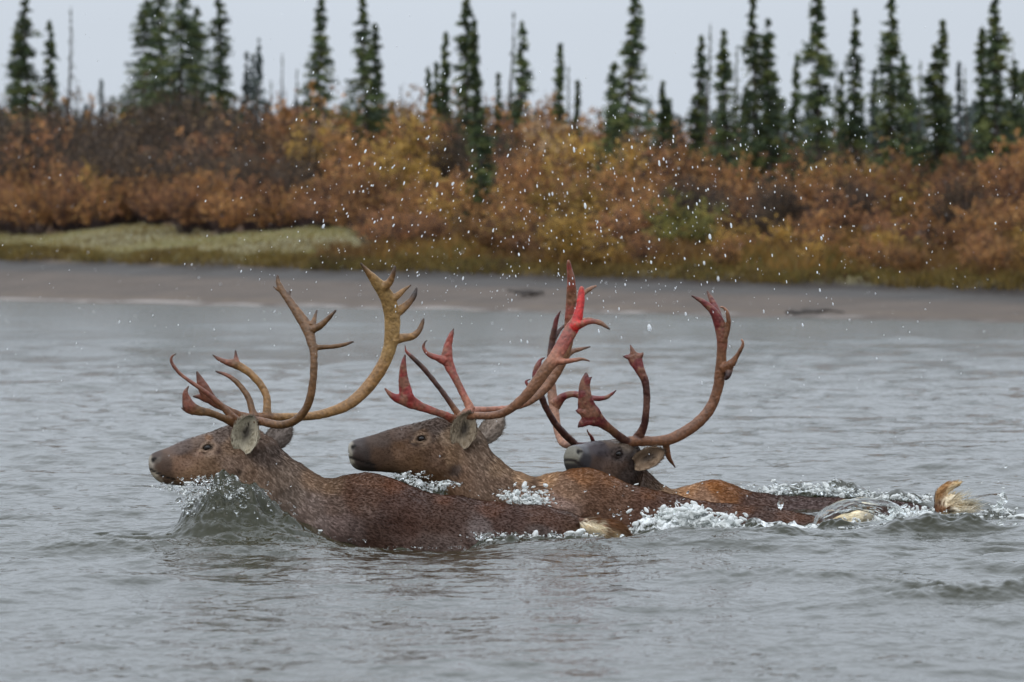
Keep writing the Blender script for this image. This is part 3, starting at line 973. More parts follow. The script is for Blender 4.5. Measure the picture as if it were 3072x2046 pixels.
def fur(v, t, vn, n, flow, length, width, colf, seed, zmin, lift=.16, clump=.011, pull=.38, soft=.75):
    r = np.random.default_rng(seed)
    tri = v[t]
    area = .5 * np.linalg.norm(np.cross(tri[:, 1] - tri[:, 0], tri[:, 2] - tri[:, 0]), axis=1)
    area[tri[:, :, 2].mean(1) < zmin] = 0
    ti = r.choice(len(t), n, p=area / area.sum())
    b = r.random((n, 2)); sw = b.sum(1) > 1; b[sw] = 1 - b[sw]
    w3 = np.stack([1 - b.sum(1), b[:, 0], b[:, 1]], -1)
    p = (tri[ti] * w3[..., None]).sum(1); nm = unit((vn[t[ti]] * w3[..., None]).sum(1))
    d = flow(p, nm); d = d - nm * (d * nm).sum(1, keepdims=True)
    d = unit(unit(d) + r.normal(size=(n, 3)) * .16); d = unit(d - nm * (d * nm).sum(1, keepdims=True))
    L = length(p, nm) * r.uniform(.6, 1.25, n)
    root = p - nm * .002
    lf = lift * r.uniform(.4, 1.4, n)
    tip = p + d * L[:, None] + nm * (L * lf)[:, None]
    if pull:
        # wet hair draws together into pointed locks
        ci = r.choice(n, max(8, int(n * 9e-4 / (clump * clump) * .0135 * 1.6)), replace=False)
        kd = kdtree.KDTree(len(ci))
        for i, q in enumerate(tip[ci]): kd.insert(q, i)
        kd.balance()
        inv = np.array([kd.find(q)[1] for q in tip])
        ctr = tip[ci]
        dl = (ctr[inv] - tip) * pull * r.uniform(.6, 1.1, (n, 1))
        tip = tip + dl * np.minimum(1, .5 * L[:, None] / (np.linalg.norm(dl, axis=1, keepdims=True) + 1e-9))
    mid = (root + tip) / 2 + nm * (L * lf * .25)[:, None]
    sd = unit(np.cross(nm, d)) * (width * r.uniform(.6, 1.3, n))[:, None] * .5
    bv = np.stack([root + sd, root - sd, mid - sd * .75, tip, mid + sd * .75], 1).reshape(-1, 3)
    f = np.arange(5 * n).reshape(-1, 5)
    gn = unit(np.cross(-2 * sd, tip - root))
    fl = (gn * nm).sum(1) < 0
    f[fl] = f[fl][:, ::-1]; gn[fl] *= -1
    c = colf(p) * r.uniform(.86, 1.14, (n, 1))
    if pull: c = c * r.uniform(.86, 1.16, int(inv.max()) + 1)[inv][:, None]
    return bv, f, np.repeat(c, 5, 0), np.repeat(unit(nm * soft + gn * (1 - soft)), 5, 0)

def dent(v, c, r, amt, direc):
    """sculpt: push the surface near c along direc"""
    w = np.exp(-(((v - c) / r) ** 2).sum(1))
    return v + w[:, None] * amt * np.asarray(direc)

def furry_mesh(name, v, t, vn, col, blades):
    bv, bf, bc, bn = blades
    faces = [tuple(q) for q in t] + [tuple(q) for q in (bf + len(v))]
    me = mesh_np(name, np.vstack([v, bv]), faces, True, np.vstack([col, bc]), [0] * len(t) + [1] * len(bf), np.vstack([vn, bn]))
    me.materials.append(M_ear if name == 'ear' else M_coat); me.materials.append(M_hair)
    return me

def tubes_mesh(name, branches, parent, voxel=.0030):
    """antler: branches = list of [(point3, half width, half thickness, colour)...]; welded into one surface"""
    parts, kp, kc = [], [], []
    for br in branches:
        pts = np.array([q[0] for q in br]); w = np.array([q[1] for q in br]); th = np.array([q[2] for q in br]); cc = np.array([q[3] for q in br])
        A = catmull(np.hstack([pts, w[:, None], th[:, None], cc]), 7)
        pts, w, th, cc = A[:, :3], np.maximum(A[:, 3], .0022), np.maximum(A[:, 4], .0022), np.clip(A[:, 5:], 0, 1)
        tg = unit(np.gradient(pts, axis=0))
        view = np.array([0, -1., 0])
        e1 = unit(np.cross(tg, view))                 # in the picture plane
        e2 = np.cross(e1, tg)
        ang = np.linspace(0, 2 * math.pi, 14, endpoint=False)
        v = (pts[:, None] + e1[:, None] * (w[:, None] * np.cos(ang))[..., None] + e2[:, None] * (th[:, None] * np.sin(ang))[..., None])
        n, m = len(pts), 14
        v = v.reshape(-1, 3)
        f = [(i * m + j, i * m + (j + 1) % m, (i + 1) * m + (j + 1) % m, (i + 1) * m + j) for i in range(n - 1) for j in range(m)]
        a = len(v); v = np.vstack([v, pts[0] - tg[0] * w[0] * .3, pts[-1] + tg[-1] * w[-1] * .8])
        f += [(a, (j + 1) % m, j) for j in range(m)] + [(a + 1, (n - 1) * m + j, (n - 1) * m + (j + 1) % m) for j in range(m)]
        parts.append((v, f)); kp.append(pts); kc.append(cc)
    v, f = merge(parts)
    v, t = remesh(v, f, voxel, 5, .5)
    kp = np.vstack(kp); kc = np.vstack(kc)
    kd = kdtree.KDTree(len(kp))
    for i, q in enumerate(kp): kd.insert(q, i)
    kd.balance()
    col = np.zeros((len(v), 3))
    for i, q in enumerate(v):
        nb = kd.find_n(q, 3)
        ws = np.array([1 / (x[2] + .004) for x in nb]); ws /= ws.sum()
        col[i] = sum(wq * kc[x[1]] for wq, x in zip(ws, nb))
    vn = vnormals(v, t)
    v = v + vn * ((vnoise(v * 150, 3) - .5) * .0012 + (vnoise(v * 60, 4) - .5) * .0022)[:, None]
    redness = np.clip(col[:, 0] / (col[:, 1] + 1e-4) / 4.0 - .35, 0, 1)
    patch = np.clip((vnoise(v * 30, 8) * .65 + vnoise(v * 80, 9) * .35 - .46) * 6, 0, 1) * redness
    col = col * (1 - .75 * patch[:, None]) + np.array(lin(128, 92, 70)) * .75 * patch[:, None]
    col = col * (.74 + .52 * (vnoise(v * 40, 10) * .65 + vnoise(v * 130, 12) * .35))[:, None]
    return link(name, mesh_np(name, v, t, True, col), parent, M_antler)

def brancher(ox, oy, sc, ppm):
    """antler tracing frame: photo zoom coordinates -> 3-D; half widths given in zoom pixels"""
    def br(pts, flat=None):
        o = []
        for q in pts:
            X, Y, d, hw, c = q
            w = hw / sc / ppm * (d / 20.0) * 1.0
            th = min(w, .017) if flat is None else min(w, flat)
            o.append((P(ox + X / sc, oy + Y / sc, d), w, th, lin(*c)))
        return o
    return br

def ear_mesh(base, tip, facing, width, cup, cin, cout, dark=(60, 50, 44), seed=0):
    """leaf shaped cupped ear, two layers, with fur; facing = direction the opening looks"""
    base, tip = np.asarray(base, float), np.asarray(tip, float)
    ax = tip - base; L = np.linalg.norm(ax); ax = ax / L
    fc = unit(np.asarray(facing, float)); fc = unit(fc - ax * (fc @ ax)); sd = np.cross(ax, fc)
    ns, ntv = 18, 13
    s = np.linspace(0, 1, ns); tt = np.linspace(-1, 1, ntv)
    prof = np.interp(s, [0, .12, .35, .6, .8, .93, 1], [.52, .80, 1.0, 1.0, .76, .42, .04]) * width / 2
    v, c, inner = [], [], []
    for layer in (0, 1):
        for i in range(ns):
            for q in tt:
                h = cup * (q * q - .55) * min(1, prof[i] / (width / 2) + .1) + .018 * math.sin(s[i] * 2.4) * 0
                p = base + ax * L * s[i] + sd * prof[i] * q + fc * (h - (.006 if layer else 0))
                v.append(p)
                if layer == 0:
                    k = min(1, 1.6 * max(0, 1 - abs(q + .12) / .5) * max(0, 1 - abs(s[i] - .46) / .36))
                    c.append((np.array(lin(*cin)) * (1 - .9 * k) + np.array(lin(*dark)) * .9 * k) * (1 - .55 * max(0, (s[i] - .86) / .14)))
                else:
                    c.append(lin(*cout))
    f = []
    N = ns * ntv
    for i in range(ns - 1):
        for j in range(ntv - 1):
            a = i * ntv + j
            f.append((a, a + 1, a + ntv + 1, a + ntv)); f.append((N + a, N + a + ntv, N + a + ntv + 1, N + a + 1))
    rim = [j for j in range(ntv)] + [i * ntv + ntv - 1 for i in range(1, ns)] + [(ns - 1) * ntv + j for j in range(ntv - 2, -1, -1)] + [i * ntv for i in range(ns - 2, 0, -1)]
    for a, b2 in zip(rim, rim[1:] + rim[:1]): f.append((a, N + a, N + b2, b2))
    v = np.array(v); c = np.array(c)
    tris = []
    for q in f:
        tris += [(q[0], q[1], q[2]), (q[0], q[2], q[3])]
    t = np.array(tris)
    if (np.cross(v[t[:, 0]] - base, v[t[:, 1]] - base) * (v[t[:, 2]] - base)).sum() < 0: t = t[:, ::-1].copy()
    vn = vnormals(v, t)
    fl = lambda p, n: np.tile(ax, (len(p), 1)) + .5 * sd * np.sign((p - base) @ sd)[:, None] + .25 * vnoise(p * 60, seed)[:, None]
    kd = kdtree.KDTree(len(v))
    for i, q in enumerate(v): kd.insert(q, i)
    kd.balance()
    cf = lambda p: np.array([c[kd.find(q)[1]] for q in p])
    bl = fur(v, t, vn, 1300, fl, lambda p, n: np.full(len(p), .024), .0020, cf, seed, -9, .12, .012, .3, .7)
    return furry_mesh('ear', v, t, vn, c, bl)

def eye_mesh(c, r):
    v, f = blob(c, (r, r * .8, r), 12)
    return mesh_np('eye', v, f, True)

def make_caribou(name_label, base, secs_groups, Hmap, feats, colf, flow, length, ears, tail, nfur, seed, width=.0019, extra=None):
    """root > body (one welded skin with fur), ears, eyes, tail; antlers are added by the caller"""
    root = empty('caribou', base, name_label, 'caribou', 'swimming caribou bulls')
    parts = [body_from(g) for g in secs_groups] + (extra or [])
    v, f = merge(parts)
    v, t = remesh(v, f, .0070, 7, .5)
    # --- face sculpting on both sides
    fw = Hmap(0, 0, 1) - Hmap(0, 0, 0)                       # unit vector to the animal's left
    up = unit(Hmap(0, -100, 0) - Hmap(0, 0, 0))
    eyes, lids = [], []
    def surf(px, py, side, lmax=.14):
        a = Hmap(px, py, 0)
        r = v - a
        l = r @ fw * side
        off = np.linalg.norm(r - np.outer(r @ fw, fw), axis=1)
        ok = (off < .012) & (l > 0) & (l < lmax)
        return a + fw * side * (l[ok].max() if ok.any() else .07)
    for side in (1, -1):
        ex, ey = feats['eye']
        p = surf(ex, ey, side)
        v = dent(v, p + fw * side * .0, .024, -.012 * side, fw)
        v = dent(v, surf(ex - 4, ey - 24, side), .022, .013 * side, fw)      # brow ridge
        v = dent(v, surf(ex + 14, ey + 26, side), .026, .007 * side, fw)     # cheek bone
        v = dent(v, surf(ex - 34, ey + 14, side), .013, -.006 * side, fw)    # tear duct groove
        eyes.append(p - fw * side * .0135)
        fd = unit(Hmap(-100, 0, 0) - Hmap(0, 0, 0)); a = R(20)
        e1 = fd * math.cos(a) - up * math.sin(a); e2 = up * math.cos(a) + fd * math.sin(a)
        ring = []
        for k in range(24):
            th = 2 * math.pi * k / 24
            ring.append((p + e1 * .0235 * math.cos(th) + e2 * .0165 * math.sin(th) * (1.0 if math.sin(th) > 0 else .85) + fw * side * (.001 - .005 * abs(math.cos(th))), .0062 if math.sin(th) > 0 else .0050))
        lids.append(ring)
        nx, ny = feats['nostril']
        for k in range(3):
            q = surf(nx + k * 2, ny + k * 3, side)
            v = dent(v, q, .0085, -.011 * side, fw)
        v = dent(v, surf(nx + 12, ny - 6, side), .012, .006 * side, fw)
        for mx, my in feats['mouth']:
            v = dent(v, surf(mx, my, side), .0075, -.0055 * side, fw)
        jx, jy = feats['jaw']
        v = dent(v, surf(jx, jy, side), .045, .010 * side, fw)
        hx, hy = feats['hollow']
        v = dent(v, surf(hx, hy, side), .03, -.010 * side, fw)
    for c, r, amt, dr in feats.get('bumps', []):
        v = dent(v, np.asarray(c), r, amt, dr)
    prt = [(v, [tuple(q) for q in t])]
    for ring in lids:
        for (a, ra), (b2, rb) in zip(ring, ring[1:] + ring[:1]):
            prt.append(blob((a + b2) / 2, (ra, ra, ra), 6))
    v, f = merge(prt)
    v, t = remesh(v, f, .0050, 3, .5)
    vn = vnormals(v, t)
    v = v + vn * ((vnoise(v * 28, seed) - .5) * .006 + (vnoise(v * 9, seed + 1) - .5) * .012)[:, None] * np.clip((np.linalg.norm(v - Hmap(*feats['nostril'], 0), axis=1) - .25) / .3, .15, 1)[:, None]
    vn = vnormals(v, t)
    if ((vn * (v - v.mean(0))).sum(1)).mean() < 0:
        t = t[:, ::-1].copy(); vn = -vn
    col = colf(v)
    bl = fur(v, t, vn, nfur, flow, length, width, colf, seed, -.08)
    link('body', furry_mesh('body', v, t, vn, col, bl), root)
    for e, side in zip(eyes, (1, -1)):
        m = eye_mesh((0, 0, 0), .0205)
        o = link('eye', m, root, M_eye)
        o.matrix_parent_inverse = Matrix.Identity(4)
        o.location = Vector(e) - root.location
        fv = Hmap(feats['eye'][0] - 100, feats['eye'][1], 0) - Hmap(*feats['eye'], 0)
        o.scale = (1, 1, .86)
    for i, e in enumerate(ears):
        o = link('ear', ear_mesh(*e, seed=seed + 10 + i), root)
    # tail
    tv, tf = merge([body_from(tail['secs'])] + [loft(np.array([a, (a + b2) / 2 + [0, 0, .006], b2]), np.array([[0, 0, r0], [0, 0, r0 * .8], [0, 0, .003]]), np.array([[0, r0, 0], [0, r0 * .8, 0], [0, .003, 0]]), [2, 2, 2], 10, 4) for a, b2, r0 in tail.get('tufts', [])])
    tv, tt = remesh(tv, tf, .006, 4, .5)
    tn = vnormals(tv, tt)
    if ((tn * (tv - tv.mean(0))).sum(1)).mean() < 0: tt = tt[:, ::-1].copy(); tn = -tn
    bl = fur(tv, tt, tn, tail['n'], tail['flow'], tail['len'], .0030, tail['col'], seed + 5, -.1, tail.get('lift', .3), .02, .35, .8)
    link('tail', furry_mesh('tail', tv, tt, tn, tail['col'](tv), bl), root)
    return root

def spots(c, u, sp):
    """small marks with an edge of their own: nostril, lip line, eye rim"""
    for x, y, rx, ry, cl in sp:
        w = np.exp(-(((u[:, 0] - x) / rx) ** 2 + ((u[:, 1] - y) / ry) ** 2) ** 2)[:, None]
        c = c * (1 - w) + np.array(lin(cl)) * w
    return c

def pxcol(pts, sp=(), tone=1.0):
    def f(p):
        a, b = pix(np.asarray(p))
        u = np.stack([a, b], -1)
        k = np.interp(a, tone[0], tone[1])[:, None] if isinstance(tone, tuple) else tone
        c = rbf_color(u, pts) * k
        if isinstance(tone, tuple):
            hd = np.clip((tone[0][1] + 40 - a) / 80, 0, 1)[:, None]
            c = (c * .90 + c.mean(1, keepdims=True) * .10) * (1 - hd) + c * [1.06, .98, .90] * hd
        return spots(c, u, sp)
    return f

def face_marks(eye, nostril, mouth, rim, dark):
    ex, ey = eye
    o = [(ex, ey, 31, 25, dark), (ex + 2, ey, 25, 19, rim), (ex - 22, ey + 10, 9, 5, rim), (ex, ey, 17, 11, (24, 18, 16))]
    o += [(nostril[0] + 2, nostril[1] + 2, 6, 9, (26, 22, 21)), (nostril[0] + 9, nostril[1] - 3, 5, 4, (30, 26, 24))]
    o += [(x, y, 9, 3.4, (38, 32, 29)) for x, y in mouth]
    return o

# ============ the near bull (tan antlers) ============
D1 = 20.0
def sx(d, rows): return [section(d, (r[0], r[1]), (r[2], r[3]), r[4], r[5] if len(r) > 5 else 0, r[6] if len(r) > 6 else 2.1) for r in rows]
HEAD1 = [(446, 1374, 446, 1396, .016), (450, 1365, 449, 1412, .034), (462, 1357, 459, 1430, .044), (480, 1350, 477, 1446, .050), (505, 1341, 503, 1454, .052),
         (545, 1322, 548, 1457, .054), (590, 1307, 605, 1458, .062), (630, 1296, 655, 1461, .078), (665, 1283, 700, 1463, .086), (700, 1273, 735, 1460, .080), (740, 1276, 765, 1440, .070), (775, 1300, 785, 1410, .05)]
NECK1 = [(715, 1278, 690, 1420, .055), (765, 1284, 705, 1475, .072), (815, 1318, 735, 1550, .088), (851, 1360, 775, 1630, .105), (907, 1400, 840, 1720, .125), (963, 1428, 920, 1800, .15), (1020, 1431, 1010, 1850, .185),
         (1091, 1419, 1090, 1880, .205), (1176, 1436, 1180, 1890, .22), (1282, 1475, 1282, 1890, .23), (1367, 1489, 1367, 1885, .235), (1452, 1501, 1452, 1875, .235), (1537, 1511, 1537, 1860, .225), (1622, 1519, 1622, 1830, .20),
         (1690, 1529, 1690, 1790, .165), (1735, 1546, 1735, 1730, .12), (1765, 1566, 1765, 1690, .07), (1780, 1592, 1780, 1640, .03)]
def H1(px, py, l): return P(px, py, D1) + np.array([0, -l, 0.])
M1 = [(452, 1408), (462, 1414), (474, 1420), (488, 1427), (504, 1433), (520, 1437)]
COL1 = pxcol([
    (450, 1380, 10, (138, 136, 130)), (450, 1398, 9, (128, 124, 118)), (462, 1424, 9, (164, 158, 146)), (482, 1446, 11, (150, 140, 126)), (510, 1456, 12, (112, 96, 82)), (474, 1378, 12, (92, 86, 82)), (470, 1365, 12, (70, 62, 60)), (495, 1395, 24, (72, 58, 50)), (500, 1435, 18, (82, 66, 55)),
    (540, 1345, 26, (86, 74, 70)), (545, 1390, 30, (116, 92, 76)), (570, 1430, 30, (128, 104, 84)), (600, 1325, 16, (104, 88, 78)), (624, 1318, 9, (146, 116, 92)), (624, 1340, 9, (50, 40, 36)), (605, 1352, 9, (150, 124, 108)), (630, 1358, 9, (156, 136, 120)), (652, 1350, 10, (78, 62, 54)),
    (660, 1305, 22, (104, 92, 86)), (690, 1340, 22, (124, 104, 88)), (690, 1400, 30, (126, 108, 96)), (700, 1440, 20, (134, 116, 102)), (716, 1415, 8, (72, 60, 52)), (640, 1420, 30, (122, 100, 82)),
    (780, 1310, 25, (116, 98, 86)), (800, 1370, 30, (92, 78, 70)), (820, 1440, 40, (112, 94, 80)), (770, 1440, 30, (118, 100, 86)), (870, 1400, 25, (114, 96, 82)), (860, 1500, 40, (106, 90, 78)), (935, 1430, 25, (132, 106, 84)), (920, 1540, 40, (118, 100, 90)), (960, 1580, 30, (128, 110, 102)),
    (990, 1450, 24, (124, 96, 72)), (1000, 1520, 24, (108, 86, 74)), (1020, 1590, 40, (122, 100, 92)), (1100, 1435, 40, (116, 78, 54)), (1090, 1490, 40, (100, 68, 50)), (1060, 1600, 26, (112, 90, 82)), (1180, 1450, 30, (112, 68, 42)), (1200, 1540, 60, (84, 54, 40)), (1140, 1620, 40, (86, 60, 48)),
    (1330, 1495, 24, (104, 64, 42)), (1330, 1560, 60, (82, 54, 40)), (1320, 1640, 50, (98, 76, 66)), (1480, 1520, 30, (100, 62, 42)), (1440, 1590, 30, (108, 90, 84)), (1520, 1570, 40, (82, 54, 42)), (1640, 1540, 40, (96, 62, 44)), (1620, 1600, 30, (94, 76, 68)), (1720, 1555, 30, (92, 62, 44)), (1740, 1600, 20, (120, 96, 76))], face_marks((624, 1341), (457, 1378), M1, (168, 140, 118), (84, 66, 58)), ([700, 790, 930, 1060], [1.12, 1.42, 1.30, .74]))
def flow1(p, n):
    px, _ = pix(p)
    k = np.clip((px - 640) / 120, 0, 1)[:, None]; k2 = np.clip((px - 900) / 150, 0, 1)[:, None]
    d = np.array([[1., 0, -.15]]) * (1 - k) + np.array([[.62, 0, -.75]]) * k
    return d * (1 - k2) + np.array([[1., 0, -.42]]) * k2
def len1(p, n):
    px, _ = pix(p)
    return np.interp(px, [450, 480, 520, 620, 720, 800, 950, 1050, 1200, 1800], [.003, .005, .010, .015, .021, .026, .028, .021, .016, .016])
T1 = dict(secs=sx(19.90, [(1735, 1552, 1742, 1590, .03), (1765, 1551, 1768, 1606, .055), (1800, 1556, 1800, 1620, .058), (1835, 1560, 1835, 1628, .05), (1868, 1576, 1866, 1628, .036), (1888, 1598, 1886, 1618, .014)]),
          n=2600, flow=lambda p, n: np.tile(np.array([[.9, 0, -.4]]), (len(p), 1)) + n * .1, len=lambda p, n: np.full(len(p), .042), lift=.10,
          col=pxcol([(1742, 1556, 8, (92, 62, 44)), (1775, 1556, 8, (112, 78, 52)), (1815, 1562, 12, (120, 82, 54)), (1850, 1570, 16, (122, 86, 58)), (1885, 1598, 12, (112, 84, 62)), (1752, 1578, 10, (240, 226, 198)), (1764, 1598, 14, (244, 232, 206)), (1788, 1588, 14, (240, 228, 200)), (1812, 1594, 9, (176, 146, 112)), (1800, 1615, 12, (236, 222, 190)), (1835, 1618, 16, (214, 194, 158)), (1868, 1622, 12, (196, 172, 138))]))
E1 = [
    (P(722, 1353, 19.915), P(758, 1247, 19.85), (-.30, -.94, -.05), .116, .032, (188, 178, 156), (116, 100, 90), (48, 40, 36)),
    (P(800, 1340, 20.05), P(872, 1278, 20.14), (.25, .9, .1), .094, .02, (150, 140, 128), (104, 92, 84)),
]
bull1 = make_caribou('nearest bull caribou with bare tan antlers swimming at the front left', P(1090, 1600, D1), [sx(D1, HEAD1), sx(D1, NECK1)], H1,
    dict(eye=(624, 1341), nostril=(457, 1378), mouth=[(452, 1408), (462, 1414), (474, 1420), (488, 1427), (504, 1433), (520, 1437)], jaw=(690, 1415), hollow=(565, 1375),
         bumps=[(P(1075, 1540, 19.8), .12, -.02, (0, 1, 0)), (P(1160, 1520, 19.8), .13, .022, (0, -1, 0)), (P(1420, 1565, 19.78), .1, .02, (0, 1, 0)), (P(1600, 1570, 19.8), .11, .02, (0, -1, 0)), (P(960, 1580, 19.85), .10, .025, (0, -1, 0))]),
    COL1, flow1, len1, E1, T1, 70000, 41)

b1 = brancher(430, 750, 2.1477, 720.0)
tan_, tand, tip_, bas, red = (136, 101, 60), (102, 72, 43), (60, 47, 40), (108, 72, 46), (112, 66, 50)
lt = (154, 122, 76)
tubes_mesh('antler', [
    b1([(600, 1115, 19.96, 36, bas), (660, 1098, 19.93, 30, bas), (760, 1105, 19.86, 28, bas), (870, 1127, 19.80, 27, tand), (960, 1108, 19.76, 27, tand), (1030, 1050, 19.73, 27, tand), (1075, 950, 19.71, 27, tand), (1097, 800, 19.70, 25, tand), (1097, 670, 19.71, 25, tand), (1078, 570, 19.73, 33, tand), (1048, 485, 19.75, 38, tand), (1000, 415, 19.77, 33, tand), (940, 325, 19.80, 27, tand), (892, 258, 19.82, 24, tand), (868, 200, 19.83, 17, tand), (864, 163, 19.83, 8, tip_)]),
    b1([(1085, 630, 19.72, 24, tand), (1140, 627, 19.72, 18, tand), (1220, 622, 19.73, 15, tand), (1290, 610, 19.74, 13, tand), (1354, 590, 19.75, 8, tip_)]),
    b1([(1075, 515, 19.74, 30, tand), (1130, 495, 19.73, 24, tand), (1185, 448, 19.72, 17, tand), (1240, 388, 19.71, 9, tip_)]),
    b1([(1085, 490, 19.74, 26, tand), (1104, 440, 19.76, 15, tand), (1118, 388, 19.78, 7, tip_)]),
    b1([(930, 318, 19.80, 16, tand), (946, 262, 19.81, 7, tip_)]),
    b1([(885, 262, 19.82, 14, tand), (855, 250, 19.82, 9, tand), (836, 234, 19.82, 4, tip_)]),
    b1([(610, 1110, 19.95, 34, bas), (560, 1060, 19.93, 26, bas), (500, 1000, 19.92, 20, bas), (430, 940, 19.91, 17, red), (350, 880, 19.90, 15, red), (285, 835, 19.90, 13, red), (225, 785, 19.90, 12, red), (185, 730, 19.90, 11, red), (182, 690, 19.90, 8, red), (211, 668, 19.90, 4, tip_)]),
    b1([(590, 1118, 19.94, 32, bas), (520, 1085, 19.90, 25, tand), (430, 1050, 19.87, 25, tand), (350, 1035, 19.85, 33, tand), (300, 1010, 19.84, 44, red), (278, 960, 19.84, 30, red), (272, 915, 19.84, 17, red), (292, 876, 19.84, 5, tip_)], .010),
    b1([(320, 1035, 19.85, 34, tand), (280, 1030, 19.85, 20, red), (244, 1016, 19.85, 6, tip_)], .010),
], bull1)
tubes_mesh('antler', [
    b1([(660, 1095, 20.03, 32, bas), (730, 1078, 20.07, 30, bas), (900, 1075, 20.15, 27, tan_), (1050, 1072, 20.22, 27, tan_), (1180, 1050, 20.28, 31, tan_), (1320, 995, 20.33, 37, tan_), (1440, 890, 20.36, 41, tan_), (1530, 765, 20.37, 42, tan_), (1582, 650, 20.37, 43, lt), (1602, 540, 20.36, 50, lt), (1602, 430, 20.35, 52, lt), (1580, 330, 20.33, 50, lt), (1545, 260, 20.31, 46, lt), (1500, 205, 20.29, 36, lt), (1448, 145, 20.27, 20, tan_), (1400, 85, 20.25, 7, tip_)]),
    b1([(1600, 580, 20.36, 40, lt), (1670, 566, 20.38, 30, tan_), (1735, 555, 20.40, 25, tan_), (1775, 520, 20.41, 20, tand), (1795, 478, 20.42, 15, tand), (1806, 442, 20.42, 7, tip_)]),
    b1([(1610, 410, 20.35, 40, lt), (1665, 378, 20.36, 31, tan_), (1715, 335, 20.37, 22, tand), (1748, 285, 20.38, 18, tip_), (1760, 243, 20.38, 9, tip_)]),
    b1([(1590, 320, 20.33, 34, lt), (1635, 295, 20.33, 22, tan_), (1680, 258, 20.34, 14, tan_), (1725, 224, 20.35, 6, tip_)]),
    b1([(1535, 240, 20.30, 36, lt), (1580, 215, 20.29, 26, tan_), (1608, 160, 20.28, 18, tand), (1622, 104, 20.27, 8, tip_)]),
    b1([(720, 1080, 20.06, 30, bas), (700, 1030, 20.07, 24, tand), (680, 960, 20.08, 21, tand), (645, 900, 20.09, 19, tand), (595, 845, 20.10, 17, tand), (535, 805, 20.11, 13, red), (466, 780, 20.12, 6, tip_)]),
    b1([(795, 1080, 20.10, 34, bas), (797, 1020, 20.11, 27, tan_), (795, 950, 20.12, 25, tan_), (765, 880, 20.13, 25, tan_), (700, 805, 20.14, 25, tan_), (640, 760, 20.15, 27, tan_), (590, 735, 20.15, 30, tand), (535, 722, 20.15, 20, red), (485, 702, 20.15, 14, red), (448, 676, 20.15, 7, tip_)]),
    b1([(605, 740, 20.15, 26, tand), (597, 695, 20.16, 15, red), (595, 646, 20.16, 5, tip_)]),
    b1([(690, 1085, 20.05, 30, bas), (600, 1055, 20.04, 24, bas), (510, 1012, 20.02, 26, bas), (440, 965, 20.00, 36, red), (400, 910, 19.99, 40, red), (370, 850, 19.99, 30, red), (345, 782, 19.99, 7, tip_)], .010),
    b1([(420, 960, 20.0, 32, red), (365, 945, 20.0, 20, red), (320, 943, 20.0, 7, tip_)], .010),
], bull1)

# ============ the middle bull (red antlers) ============
D2 = 20.75
HEAD2 = [(1044, 1337, 1044, 1360, .016), (1050, 1326, 1049, 1384, .034), (1066, 1317, 1060, 1402, .046), (1094, 1311, 1084, 1413, .052), (1127, 1302, 1125, 1415, .054), (1183, 1283, 1185, 1420, .060), (1230, 1272, 1245, 1436, .072), (1271, 1263, 1290, 1456, .087), (1310, 1254, 1330, 1468, .088), (1345, 1256, 1370, 1468, .080), (1385, 1270, 1405, 1440, .07), (1425, 1300, 1425, 1400, .05)]
NECK2 = [(1340, 1262, 1310, 1420, .06), (1400, 1264, 1340, 1480, .075), (1440, 1297, 1375, 1550, .09), (1472, 1352, 1420, 1630, .11), (1500, 1381, 1460, 1690, .12), (1532, 1408, 1510, 1750, .135), (1565, 1422, 1560, 1790, .15), (1605, 1431, 1610, 1820, .175), (1672, 1416, 1670, 1845, .20), (1740, 1406, 1740, 1855, .215), (1790, 1411, 1790, 1855, .22), (1840, 1431, 1840, 1855, .225), (1900, 1458, 1900, 1855, .23), (2000, 1478, 2000, 1850, .235), (2099, 1500, 2099, 1840, .23), (2199, 1511, 2199, 1830, .22), (2298, 1521, 2298, 1810, .20), (2398, 1539, 2398, 1770, .165), (2450, 1553, 2450, 1730, .13), (2490, 1572, 2490, 1680, .08), (2507, 1592, 2507, 1640, .03)]
def H2(px, py, l): return P(px, py, D2) + np.array([0, -l, 0.])
M2 = [(1052, 1372), (1062, 1376), (1074, 1380), (1088, 1385), (1104, 1390), (1120, 1394)]
